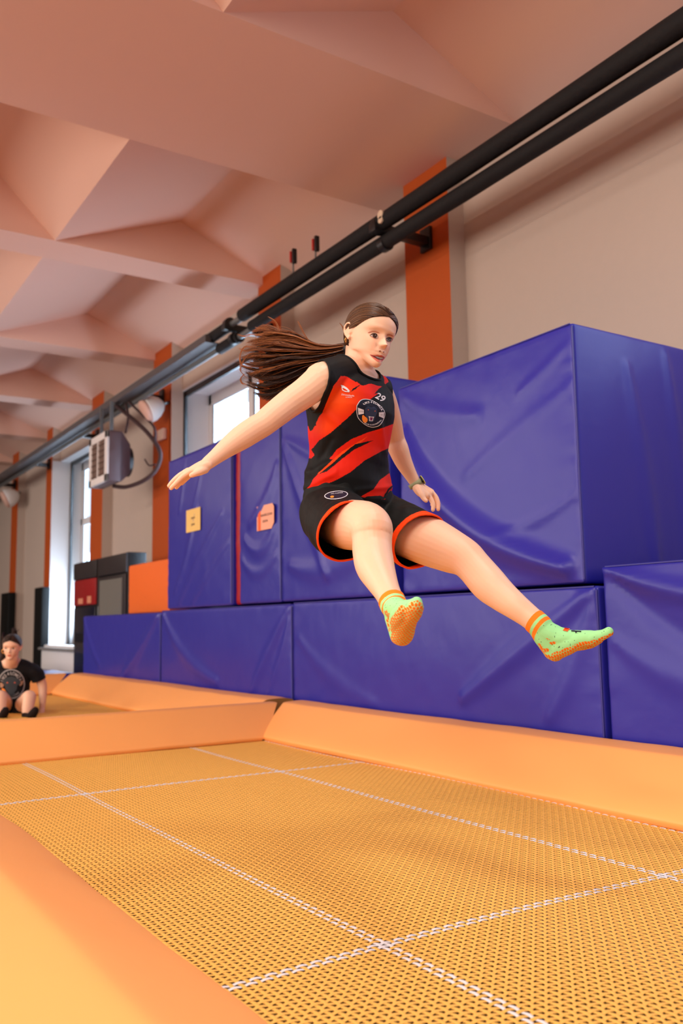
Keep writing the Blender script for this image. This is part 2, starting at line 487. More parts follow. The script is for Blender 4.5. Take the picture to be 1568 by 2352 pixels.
def block(x0, x1, y0, y1, z0, z1, label, folds=(), m=None, step=0.022, r=0.018, bulge=0.012, seed=0, group='blue foam blocks by the wall', pucker=0.004, name='foam_block', piping=True, sidefolds=()):
    cx, cy, cz = (x0 + x1) / 2, (y0 + y1) / 2, (z0 + z1) / 2
    def axis(a, b):
        n = max(4, int((b - a) / step)); t = np.linspace(a + r, b - r, n)
        return np.concatenate([[a, a + r * 0.3, a + r * 0.62], t, [b - r * 0.62, b - r * 0.3, b]])
    ax, ay, az = axis(x0, x1), axis(y0, y1), axis(z0, z1)
    Vs, Fs, off = [], [], 0
    def face(u, v, fix, val, order):
        nonlocal off
        U, W = np.meshgrid(u, v, indexing='ij')
        P = np.zeros(U.shape + (3,))
        P[..., fix] = val
        oth = [i for i in range(3) if i != fix]
        P[..., oth[0]] = U; P[..., oth[1]] = W
        idx = np.arange(U.size).reshape(U.shape) + off
        F = np.stack([idx[:-1, :-1], idx[1:, :-1], idx[1:, 1:], idx[:-1, 1:]], -1).reshape(-1, 4)
        if order: F = F[:, ::-1]
        Vs.append(P.reshape(-1, 3)); Fs.append(F); off += U.size
    face(ay, az, 0, x0, True); face(ay, az, 0, x1, False)
    face(ax, az, 1, y0, False); face(ax, az, 1, y1, True)
    face(ax, ay, 2, z0, True); face(ax, ay, 2, z1, False)
    P = np.vstack(Vs); F = np.vstack(Fs)
    lo = np.array([x0, y0, z0]) + r; hi = np.array([x1, y1, z1]) - r
    C = np.clip(P, lo, hi); D = P - C; nrm = np.linalg.norm(D, axis=1)[:, None]
    Nn = D / np.maximum(nrm, 1e-9)
    P2 = C + Nn * r
    # face-normal displacement
    fx = (np.abs(Nn[:, 0]) > 0.9); 
    dy = np.minimum(P[:, 1] - y0, y1 - P[:, 1]); dz = np.minimum(P[:, 2] - z0, z1 - P[:, 2]); dx = np.minimum(P[:, 0] - x0, x1 - P[:, 0])
    disp = np.zeros(len(P))
    uy = 2 * (P[:, 1] - cy) / (y1 - y0); uz = 2 * (P[:, 2] - cz) / (z1 - z0); ux = 2 * (P[:, 0] - cx) / (x1 - x0)
    front = Nn[:, 0] < -0.7
    bx = bulge * (1 - uy ** 2) * (1 - uz ** 2)
    dd = bx.copy()
    for (pts, w_, amp) in folds: dd += ridge(P[:, 1], P[:, 2], pts, w_, amp) * np.clip(np.minimum(dy, dz) / 0.03, 0, 1)
    dd += 0.003 * vnoise(P, 2.3, seed) + 0.0012 * vnoise(P, 9, seed + 3)
    edge = np.exp(-dy / 0.05) 
    dd += pucker * edge * (vnoise(P * np.array([1, 0.35, 1]), 26, seed + 7)) * np.clip(dy / 0.01, 0, 1)
    edge = np.exp(-dz / 0.03)
    dd += pucker * 0.6 * edge * (vnoise(P * np.array([1, 1, 0.35]), 22, seed + 8)) * np.clip(dz / 0.01, 0, 1)
    disp = np.where(front, dd, disp)
    side = Nn[:, 1] < -0.7
    ds = bulge * (1 - ux ** 2) * (1 - uz ** 2) + 0.005 * vnoise(P * np.array([1, 1, 0.25]), 7, seed + 4)
    for (pts, w_, amp) in sidefolds: ds += ridge(P[:, 0], P[:, 2], pts, w_, amp)
    disp = np.where(side, ds, disp)
    top = Nn[:, 2] > 0.7
    disp = np.where(top, 0.003 * vnoise(P, 9, seed + 5) * np.clip(np.minimum(dx, dy) / 0.03, 0, 1), disp)
    P2 = P2 + Nn * disp[:, None]
    o = mk(name, P2, F, m or M_blue)
    bm = bmesh.new(); bm.from_mesh(o.data); bmesh.ops.remove_doubles(bm, verts=bm.verts[:], dist=1e-5)
    bm.to_mesh(o.data); bm.free()
    tag(o, label, 'foam block' if name == 'foam_block' else 'mat', group)
    if piping:
        e = MB(); rr = 0.005
        e.tube([(x0 - 0.001, y0 + 0.004, z0 + r), (x0 - 0.001, y0 + 0.004, z1 - r)], rr, 6)
        e.tube([(x0 + 0.003, y0 + r, z1 - 0.003), (x0 + 0.003, y1 - r, z1 - 0.003)], rr * 0.8, 6)
        e.build('seam_piping', M_blue2, o, smooth=True)
    return o
XF = 3.05
ZT = 0.845
# lower row
block(XF, 4.05, 2.685, 5.385, 0.175, 0.842, 'long blue foam block in the lower row, directly below the big upper block', seed=1,
      folds=[(bez((2.70, 0.83), (3.05, 0.62), (3.6, 0.3)), 0.05, 0.018), (bez((2.70, 0.80), (2.8, 0.5), (3.0, 0.25)), 0.05, 0.010), (bez((5.3, 0.6), (4.9, 0.3), (4.4, 0.22)), 0.06, 0.006)])
block(XF, 4.0, 5.395, 7.83, 0.165, 0.836, 'blue foam block in the lower row under the two blocks with paper notes', seed=2,
      folds=[(bez((5.42, 0.82), (5.75, 0.5), (6.0, 0.2)), 0.05, 0.016), (bez((5.41, 0.8), (5.5, 0.5), (5.75, 0.2)), 0.035, 0.010), (bez((7.78, 0.8), (7.3, 0.35), (6.6, 0.25)), 0.06, 0.014)])
block(XF, 3.42, 7.84, 10.22, 0.13, 0.822, 'leftmost blue foam block in the lower row, in front of the black cabinets', seed=3,
      folds=[(bez((7.9, 0.8), (8.3, 0.5), (8.9, 0.15)), 0.06, 0.018), (bez((10.2, 0.8), (10.0, 0.5), (9.6, 0.3)), 0.05, 0.012)])
block(XF, 4.1, 0.9, 2.655, 0.175, 0.925, 'blue foam block at the right edge, slightly taller than the rest of the lower row', seed=4,
      folds=[(bez((2.64, 0.915), (2.3, 0.78), (1.7, 0.72)), 0.045, 0.028), (bez((2.6, 0.88), (2.35, 0.62), (1.9, 0.5)), 0.05, -0.012), (bez((2.6, 0.6), (2.3, 0.4), (1.8, 0.35)), 0.06, 0.008)])
# upper row
block(XF, 4.02, 2.75, 4.105, 0.857, 2.057, 'biggest-looking blue foam block at the right, upper row, with a dark shaded side', seed=5, bulge=0.02, pucker=0.007,
      folds=[(bez((4.04, 1.78), (3.75, 1.15), (2.85, 0.93)), 0.070, 0.050), (bez((4.05, 2.0), (3.8, 1.8), (3.4, 1.75)), 0.06, 0.010),
             (bez((2.8, 1.75), (3.1, 1.62), (3.5, 1.45)), 0.05, 0.006), (bez((2.8, 1.25), (3.0, 1.15), (3.3, 1.12)), 0.03, 0.007), (bez((2.8, 1.95), (2.95, 1.85), (3.1, 1.8)), 0.03, 0.008)],
      sidefolds=[([(3.4, 1.9), (3.55, 0.9)], 0.05, 0.012), ([(3.7, 2.0), (3.8, 0.9)], 0.05, 0.012)])
block(XF, 3.75, 4.215, 5.53, 0.852, 2.168, 'tall blue foam block behind the jumping girl, upper row', seed=6,
      folds=[(bez((5.48, 1.95), (5.2, 1.5), (4.9, 1.0)), 0.05, 0.014), (bez((5.4, 1.1), (4.9, 0.95), (4.3, 1.2)), 0.08, 0.014), (bez((5.45, 2.0), (5.1, 1.85), (4.8, 1.7)), 0.04, 0.010)])
block(XF, 3.75, 5.545, 6.20, 0.852, 2.17, 'narrow upright blue foam block carrying a pink paper note', seed=7,
      folds=[(bez((5.58, 1.85), (5.65, 1.6), (6.0, 1.45)), 0.05, 0.016), (bez((6.1, 1.35), (5.8, 1.1), (5.62, 1.4)), 0.05, 0.014), (bez((6.15, 1.2), (5.9, 0.95), (5.6, 1.2)), 0.04, 0.01)])
block(XF, 3.75, 6.345, 7.68, 0.848, 2.20, 'upright blue foam block carrying a yellow paper note, leftmost of the upper row', seed=8,
      folds=[(bez((6.5, 1.6), (6.9, 1.3), (7.4, 0.9)), 0.035, 0.014), (bez((6.4, 1.35), (6.8, 1.1), (7.1, 0.9)), 0.035, 0.012), (bez((7.0, 1.7), (7.15, 1.3), (7.5, 1.0)), 0.035, 0.012), (bez((6.9, 2.15), (6.95, 1.8), (7.1, 1.7)), 0.025, 0.008), (bez((7.3, 2.15), (7.3, 1.9), (7.4, 1.7)), 0.025, 0.008)])
block(XF + 0.03, 3.7, 6.212, 6.333, 0.852, 2.15, 'thin upright dark red mat squeezed between two upright blue blocks', m=M_red, seed=9, piping=False, name='red_mat', group=None, bulge=0.004)
block(3.20, 3.64, 8.02, 9.15, 0.828, 1.337, 'orange foam block on the lower row, left of the upright blue blocks', m=M_oblock, seed=10, piping=False, group=None)

# paper notes
def note(y0, y1, z0, z1, m, label, lines, cut=0.0):
    x = XF - 0.024
    root = empty('paper_note', (x, (y0 + y1) / 2, (z0 + z1) / 2), label, 'paper note')
    c = cut
    V = []; outline = [(y0, z0 + c), (y0 + c, z0), (y1, z0), (y1, z1), (y0 + c * 0.6, z1), (y0, z1 - c * 0.6)] if cut else [(y0, z0), (y1, z0), (y1, z1), (y0, z1)]
    n = len(outline)
    V = [(x + 0.0012, a, b) for a, b in outline] + [(x, a, b) for a, b in outline]
    F = [tuple(range(n)), tuple(range(2 * n - 1, n - 1, -1))] + [(i, (i + 1) % n, n + (i + 1) % n, n + i) for i in range(n)]
    mk('sheet', V, F, m, root, smooth=False)
    for k_, (txt, zz) in enumerate(lines):
        text_mesh(txt, 0.026, M_ink, root, Matrix.Translation((x - 0.0014, (y0 + y1) / 2, zz)) @ AX_TEXT, 'writing', depth=0.0004)
    return root
AX_TEXT = Matrix(((0, 0, -1, 0), (-1, 0, 0, 0), (0, 1, 0, 0), (0, 0, 0, 1)))   # text x -> -Y, text y -> Z, faces -X
M_ink = mat('ink', (120, 100, 96), 0.7, 0.2)
def text_geo(txt, size, depth=0.0, bold=0.0, spacing=1.0, shear=0.0):
    cu = bpy.data.curves.new('t', 'FONT'); cu.body = txt; cu.size = size; cu.align_x = 'CENTER'; cu.align_y = 'CENTER'
    cu.extrude = depth; cu.offset = bold; cu.space_character = spacing; cu.shear = shear; cu.resolution_u = 3
    ob = bpy.data.objects.new('t', cu); COL.objects.link(ob)
    dg = bpy.context.evaluated_depsgraph_get()
    me = bpy.data.meshes.new_from_object(ob.evaluated_get(dg))
    bpy.data.objects.remove(ob); bpy.data.curves.remove(cu)
    return me
def text_mesh(txt, size, m, parent, mx, name, depth=0.0005, bold=0.0, spacing=1.0, shear=0.0):
    me = text_geo(txt, size, depth, bold, spacing, shear)
    me.transform(mx); me.materials.clear(); me.materials.append(m); me.name = name
    return link(name, me, parent)
note(6.90, 7.20, 1.495, 1.69, mat('yellow_paper', (236, 206, 130), 0.8, 0.2), 'square yellow paper note stuck on the leftmost upright blue block', [('GRUPA', 1.61), ('JEDEN', 1.555)])
pn = note(5.60, 5.865, 1.383, 1.565, mat('pink_paper', (244, 182, 158), 0.8, 0.2), 'pink paper note with a clipped corner on the narrow blue block', [('POMARAŃCZOWA', 1.49), ('GRUPA', 1.445)], cut=0.04)
MB().box(XF - 0.0262, XF - 0.0243, 5.805, 5.845, 1.385, 1.54).build('tape_strip', mat('orange_tape', (240, 110, 60), 0.6, 0.3), pn)

# ---------------------------------------------------------------- pipes under the ceiling
def pipe(x, z, ya, yb, r, m, name, label, rings=0.0, **k):
    n = max(4, int((yb - ya) / 0.1)); y = np.linspace(ya, yb, n)
    rad = np.full(n, r)
    if rings: rad = r * (1 + rings * vnoise(np.stack([y * 0, y, y * 0], 1), 3.0, 3))
    V, F = tube(np.stack([np.full(n, x), y, np.full(n, z)], 1), rad, 16)
    o = mk(name, V, F, m); tag(o, label, 'pipe', k.get('group'))
    try: o.data.set_sharp_from_angle(angle=0.9)
    except Exception: pass
    return o
pipe(3.65, 3.612, -3.0, 7.35, 0.062, M_foam, 'insulated_pipe', 'upper black insulated heating pipe running below the ceiling edge', rings=0.05)
pipe(3.70, 3.482, -3.0, 7.25, 0.054, M_foam, 'insulated_pipe', 'lower black insulated heating pipe running below its twin', rings=0.05)
pipe(3.73, 3.548, -3.0, 7.2, 0.022, mat('mauve_filler', (110, 76, 74), 0.5, 0.4), 'gap_filler', 'thin brownish filler tube in the gap between the two black insulated pipes')  # added to fill the dark gap between the insulated pipes
pipe(3.66, 3.60, 7.35, 24, 0.032, M_steel, 'steel_pipe', 'upper bare grey steel pipe beyond the black insulated pipes')
pipe(3.72, 3.47, 7.25, 24, 0.030, M_steel, 'steel_pipe', 'lower bare grey steel pipe beyond the black insulated pipes')
for (a, b, x, z, lb) in ((7.62, 8.15, 3.66, 3.60, 'short black sleeve on the upper steel pipe, right of the window top'), (7.55, 8.0, 3.72, 3.47, 'short black sleeve on the lower steel pipe, right of the window top')):
    pipe(x, z, a, b, 0.055, M_foam, 'pipe_sleeve', lb)
# cable tray above the pipes further along
MB().box(3.56, 3.62, 8.0, 22, 3.52, 3.60).box(3.62, 3.80, 8.0, 22, 3.52, 3.53).build('cable_tray', mat('tray_metal', (92, 90, 92), 0.5, 0.5, metal=0.3))
tag(bpy.data.objects['cable_tray'], 'long grey cable tray fixed along the pipes towards the far end', 'cable tray')
for i, (a, b) in enumerate(cols[1:7]):
    y = (a + b) / 2 - 0.02
    lab = ['black pipe bracket on the nearest orange pilaster, with a round white plate', 'black pipe bracket at the pilaster behind the flying ponytail', 'pipe bracket on the orange pilaster above the white speaker',
           'pipe bracket above the fan heater', 'pipe bracket on the pilaster left of the tall window', 'farthest visible pipe bracket near the left edge'][i]
    root = empty('pipe_bracket', (4.1, y, 3.5), lab, 'bracket')
    MB().box(3.575, 4.10, y - 0.045, y + 0.03, 3.535, 3.60).build('arm', M_black, root, bevel=0.005)
    MB().box(4.07, 4.10, y - 0.06, y + 0.06, 3.50, 3.68).build('wall_plate', M_black, root, bevel=0.004)
    if i < 2:
        c = MB(); t_ = np.linspace(0, 2 * math.pi, 24, endpoint=False)
        for (x, z, rr) in ((3.65, 3.60, 0.068), (3.70, 3.47, 0.058)):
            c.tube([(x, y - 0.03, z), (x, y + 0.03, z)], rr, 20)
        c.build('clamp', M_black, root, smooth=True)
    if i == 0:
        MB().tube([(3.585, y - 0.10, 3.63), (3.598, y - 0.10, 3.63)], 0.032, 20).tube([(3.585, y - 0.10, 3.59), (3.598, y - 0.10, 3.59)], 0.026, 20).build('round_plate', mat('cream_plastic', (225, 205, 180), 0.5, 0.4), root, smooth=True)
# two hooks hanging from the ceiling above the pipes
for k, (x, y) in enumerate(((3.62, 6.32), (3.62, 5.95))):
    zt = 3.74 + 0.03 * (1 - k)
    root = empty('ceiling_clip', (x, y, zt - 0.16), ['red and black clip above the pipes, left one of the pair', 'red and black clip above the pipes, right one of the pair'][k], 'clip')
    MB().tube([(x, y, 3.66), (x, y, zt)], 0.008, 8).build('rod', M_steel, root)
    MB().box(x - 0.02, x + 0.02, y + 0.012, y + 0.03, zt - 0.01, zt + 0.09).build('red_jaw', mat('red_plastic', (190, 50, 45), 0.5, 0.4), root, bevel=0.004)
    MB().box(x - 0.02, x + 0.02, y - 0.035, y - 0.008, zt - 0.03, zt + 0.10).build('black_jaw', M_black, root, bevel=0.006)
# ---------------------------------------------------------------- people: helpers
def W(px, py, d):
    """point of the hall that the photograph shows at (px, py), d metres in front of the lens"""
    c = np.array([(px - 784.0) / FPX * d, -(py - 1176.0) / FPX * d, d])
    return CAM + R @ c
def WD(x, y, z): return R @ np.array([x, y, z], float)
def proj(P):
    q = (np.asarray(P) - CAM) @ R
    return 784 + FPX * q[..., 0] / q[..., 2], 1176 - FPX * q[..., 1] / q[..., 2], q[..., 2]

def limb(mb, pts, n=20, dens=0.012):
    """rounded tapering tube; pts = list of (point, radius)"""
    P = np.array([p for p, r in pts]); r = np.array([r for p, r in pts])
    L = np.linalg.norm(np.diff(P, axis=0), axis=1).sum()
    k = max(6, int(L / dens))
    Q = catmull(np.hstack([P, r[:, None]]), k)
    c, rr = Q[:, :3], Q[:, 3]
    t0 = c[0] - c[1]; t0 /= np.linalg.norm(t0); t1 = c[-1] - c[-2]; t1 /= np.linalg.norm(t1)
    A = np.linspace(0, np.pi / 2, 6)[1:]
    pre = [(c[0] + t0 * rr[0] * math.sin(a), rr[0] * max(math.cos(a), 0.02)) for a in A][::-1]
    post = [(c[-1] + t1 * rr[-1] * math.sin(a), rr[-1] * max(math.cos(a), 0.02)) for a in A]
    cc = np.array([p for p, _ in pre] + list(c) + [p for p, _ in post]); r2 = np.array([q for _, q in pre] + list(rr) + [q for _, q in post])
    V, F = tube(cc, r2, n)
    mb.add(V, F)

def ellipsoid(mb, c, ax, n=24):
    """ax: 3 vectors (semi axes)"""
    c = np.asarray(c); ax = np.asarray(ax); V = []; F = []
    th = np.linspace(0, np.pi, n // 2 + 1); ph = np.linspace(0, 2 * np.pi, n, endpoint=False)
    for t in th:
        for p in ph:
            V.append(c + ax[0] * math.sin(t) * math.cos(p) + ax[1] * math.sin(t) * math.sin(p) + ax[2] * math.cos(t))
    m = len(th)
    for i in range(m - 1):
        for j in range(n): F.append((i * n + j, i * n + (j + 1) % n, (i + 1) * n + (j + 1) % n, (i + 1) * n + j))
    mb.add(V, F)

def loft(mb, rings, n=40):
    """rings: (centre, lateral vector, front vector, exponent)"""
    V = []; F = []; a = np.linspace(0, 2 * np.pi, n, endpoint=False)
    for (c, A, B, e) in rings:
        ca, sa = np.cos(a), np.sin(a)
        x = np.sign(ca) * np.abs(ca) ** e; y = np.sign(sa) * np.abs(sa) ** e
        V += list(np.asarray(c) + x[:, None] * np.asarray(A) + y[:, None] * np.asarray(B))
    k = len(rings)
    F = [(i * n + j, i * n + (j + 1) % n, (i + 1) * n + (j + 1) % n, (i + 1) * n + j) for i in range(k - 1) for j in range(n)]
    F.append(tuple(range(n))[::-1]); F.append(tuple((k - 1) * n + j for j in range(n)))
    mb.add(V, F)

def remesh(mb, voxel, smooth=4, fac=0.5):
    me = bpy.data.meshes.new('tmp'); me.from_pydata(mb.v, [], mb.f)
    bm = bmesh.new(); bm.from_mesh(me); bmesh.ops.remove_doubles(bm, verts=bm.verts[:], dist=1e-6)
    bmesh.ops.recalc_face_normals(bm, faces=bm.faces[:]); bm.to_mesh(me); bm.free()
    ob = bpy.data.objects.new('tmp', me); COL.objects.link(ob)
    md = ob.modifiers.new('r', 'REMESH'); md.mode = 'VOXEL'; md.voxel_size = voxel; md.adaptivity = 0
    if smooth:
        ms = ob.modifiers.new('s', 'SMOOTH'); ms.iterations = smooth; ms.factor = fac
    dg = bpy.context.evaluated_depsgraph_get()
    m2 = bpy.data.meshes.new_from_object(ob.evaluated_get(dg))
    V = np.zeros(len(m2.vertices) * 3); m2.vertices.foreach_get('co', V); V = V.reshape(-1, 3)
    F = [tuple(p.vertices) for p in m2.polygons]
    bpy.data.objects.remove(ob); bpy.data.meshes.remove(me); bpy.data.meshes.remove(m2)
    return V, F

def refine(V, F, times=1):
    me = bpy.data.meshes.new('tmp'); me.from_pydata(V.tolist(), [], F)
    ob = bpy.data.objects.new('tmp', me); COL.objects.link(ob)
    md = ob.modifiers.new('s', 'SUBSURF'); md.levels = times; md.render_levels = times
    dg = bpy.context.evaluated_depsgraph_get()
    m2 = bpy.data.meshes.new_from_object(ob.evaluated_get(dg))
    V2 = np.zeros(len(m2.vertices) * 3); m2.vertices.foreach_get('co', V2); V2 = V2.reshape(-1, 3)
    F2 = [tuple(p.vertices) for p in m2.polygons]
    bpy.data.objects.remove(ob); bpy.data.meshes.remove(me); bpy.data.meshes.remove(m2)
    return V2, F2

def normals(V, F):
    Fa = np.array([f[:3] for f in F]); n = np.cross(V[Fa[:, 1]] - V[Fa[:, 0]], V[Fa[:, 2]] - V[Fa[:, 0]])
    N = np.zeros_like(V)
    for k in range(3): np.add.at(N, Fa[:, k], n)
    return N / (np.linalg.norm(N, axis=1)[:, None] + 1e-12)

def cut(V, F, f, snap=0.0034):
    """keep f(P) > 0 with a clean edge"""
    V = V.copy()
    for _ in range(4):
        val = f(V); near = np.abs(val) < snap
        if near.any():
            P = V[near]; e = 1e-4; g = np.zeros_like(P)
            for a in range(3):
                d = np.zeros(3); d[a] = e; g[:, a] = (f(P + d) - f(P - d)) / (2 * e)
            g2 = (g * g).sum(1)[:, None] + 1e-9
            V[near] = P - g * (val[near][:, None]) / g2 * 1.0
    val = f(V); keepv = val > -snap * 0.3
    F2 = [q for q in F if all(keepv[i] for i in q)]
    used = sorted(set(i for q in F2 for i in q)); mp = {a: b for b, a in enumerate(used)}
    V = V[used]; F2 = [tuple(mp[i] for i in q) for q in F2]
    # even out the new rim
    cnt = {}
    for q in F2:
        for i in range(len(q)):
            e = tuple(sorted((q[i], q[(i + 1) % len(q)]))); cnt[e] = cnt.get(e, 0) + 1
    nb = {}
    for (a, b), c in cnt.items():
        if c == 1: nb.setdefault(a, []).append(b); nb.setdefault(b, []).append(a)
    fv = np.abs(f(V)); ks = [k for k, v in nb.items() if len(v) == 2 and fv[k] < snap * 4]
    if ks:
        A = np.array(ks); B = np.array([nb[k] for k in ks])
        for _ in range(20): V[A] = 0.5 * V[A] + 0.25 * (V[B[:, 0]] + V[B[:, 1]])
    return V, F2

def inpoly(x, y, poly):
    poly = np.asarray(poly, float); n = len(poly); r = np.zeros(x.shape, bool); j = n - 1
    for i in range(n):
        xi, yi = poly[i]; xj, yj = poly[j]
        c = ((yi > y) != (yj > y)) & (x < (xj - xi) * (y - yi) / (yj - yi + 1e-12) + xi)
        r ^= c; j = i
    return r

def bvh_of(V, F): return BVHTree.FromPolygons([Vector(v) for v in V], F)

def onto(bvh, px, py, off=0.0006, dflt=2.7):
    """points of a surface along the sight lines through photo positions"""
    out = []
    for a, b in zip(np.ravel(px), np.ravel(py)):
        d = W(a, b, 1.0) - CAM; d /= np.linalg.norm(d)
        h = bvh.ray_cast(Vector(CAM), Vector(d))
        if h[0] is None:
            out.append(None)
        else: out.append(np.array(h[0]) - d * off * 0.5 + np.array(h[1]) * off * (1 if np.dot(h[1], d) < 0 else -1) * 0.5)
    # fill misses with nearest found
    good = [o for o in out if o is not None]
    if not good: return np.array([W(a, b, dflt) for a, b in zip(np.ravel(px), np.ravel(py))])
    res = []
    last = good[0]
    for (a, b, o) in zip(np.ravel(px), np.ravel(py), out):
        if o is None:
            dd = proj(last)[2]; o = W(a, b, float(dd))
        last = o; res.append(o)
    return np.array(res)

def decal(bvh, poly, m, name, parent, off=0.0008, step=1.5, holes=None):
    """thin patch lying on a surface, outline in photo positions; filled grid clipped to the outline"""
    cu = bpy.data.curves.new('d', 'CURVE'); cu.dimensions = '2D'; cu.fill_mode = 'BOTH'
    for pl in [poly] + (holes or []):
        sp = cu.splines.new('POLY'); sp.points.add(len(pl) - 1); sp.use_cyclic_u = True
        for i, (a, b) in enumerate(pl): sp.points[i].co = (a, -b, 0, 1)
    ob = bpy.data.objects.new('d', cu); COL.objects.link(ob)
    me = bpy.data.meshes.new_from_object(ob.evaluated_get(bpy.context.evaluated_depsgraph_get()))
    bpy.data.objects.remove(ob); bpy.data.curves.remove(cu)
    return wrap(bvh, me, m, name, parent, off, step)

def wrap(bvh, me, m, name, parent, off, step):
    bm = bmesh.new(); bm.from_mesh(me)
    bmesh.ops.remove_doubles(bm, verts=bm.verts[:], dist=1e-4)
    for _ in range(5):
        es = [e for e in bm.edges if e.calc_length() > step]
        if not es or len(bm.verts) > 9000: break
        bmesh.ops.subdivide_edges(bm, edges=es, cuts=1)
        bmesh.ops.triangulate(bm, faces=bm.faces[:])
    P = np.array([v.co[:] for v in bm.verts])
    Q = onto(bvh, P[:, 0], -P[:, 1], off)
    for v, q in zip(bm.verts, Q): v.co = q
    bmesh.ops.recalc_face_normals(bm, faces=bm.faces[:])
    bm.to_mesh(me); bm.free(); me.name = name
    me.materials.clear(); me.materials.append(m)
    for p in me.polygons: p.use_smooth = True
    return link(name, me, parent)

def text_decal(bvh, txt, size, A, m, name, parent, off=0.0012, bold=0.0, shear=0.0, arc=None, step=2.0):
    """A: 2x3 map from text plane (y up) to photo positions; arc=(cx,cy,rx,ry,start,end,inward) bends it along an ellipse"""
    me = text_geo(txt, size, 0.0, bold, 1.0, shear)
    co = np.array([v.co[:] for v in me.vertices])
    if len(co) == 0: return None
    if arc:
        cx, cy, rx, ry, a0, a1, flip, rot = arc
        w = co[:, 0].max() - co[:, 0].min(); u = (co[:, 0] - co[:, 0].min()) / w
        a = a0 + (a1 - a0) * u
        h = co[:, 1] * (1 if not flip else -1)
        x = (rx + h) * np.cos(a); y = (ry + h) * np.sin(a)
        x, y = x * math.cos(rot) - y * math.sin(rot), x * math.sin(rot) + y * math.cos(rot)
        px = cx + x; py = cy - y
    else:
        A = np.asarray(A); px = A[0, 0] * co[:, 0] + A[0, 1] * co[:, 1] + A[0, 2]; py = A[1, 0] * co[:, 0] + A[1, 1] * co[:, 1] + A[1, 2]
    for v, a, b in zip(me.vertices, px, py): v.co = (a, -b, 0)
    return wrap(bvh, me, m, name, parent, off, step)

# ---- head in centimetres: x = her right, y = forward, z = up, origin between the eyes' level and the ears
def pl(z, tab):
    t = np.array(tab, float); return np.interp(z, t[:, 0], t[:, 1])
def smooth_tab(tab):
    t = np.array(tab, float); z = np.linspace(t[0, 0], t[-1, 0], 80)
    q = catmull(t, 80); o = np.argsort(q[:, 0]); return q[o]
T_w = smooth_tab([(-11.2, 1.0), (-10.8, 2.2), (-10.0, 3.1), (-8.5, 4.1), (-6, 5.3), (-3, 6.2), (0, 6.95), (3, 7.35), (6, 7.1), (8.2, 5.9), (9.8, 4.0), (10.7, 2.0), (11.0, 0.05)])
T_f = smooth_tab([(-11.2, 6.2), (-10.8, 7.6), (-10.0, 8.6), (-9.0, 8.95), (-7.6, 8.45), (-6.2, 9.0), (-4.6, 8.95), (-2.5, 8.6), (0, 8.3), (1.5, 9.1), (4, 9.1), (6.5, 8.2), (8.6, 6.2), (10.2, 3.6), (11.0, 0.05)])
T_b = smooth_tab([(-11.2, 0.5), (-10.8, 0.0), (-10.0, -1.0), (-8.5, -2.0), (-6, -5.0), (-3, -8.0), (0, -9.4), (3, -9.7), (6, -8.9), (8.6, -6.8), (10.2, -3.8), (11.0, -0.05)])
def G(x, z, x0, z0, sx, sz): return np.exp(-((x - x0) / sx) ** 2 - ((z - z0) / sz) ** 2)
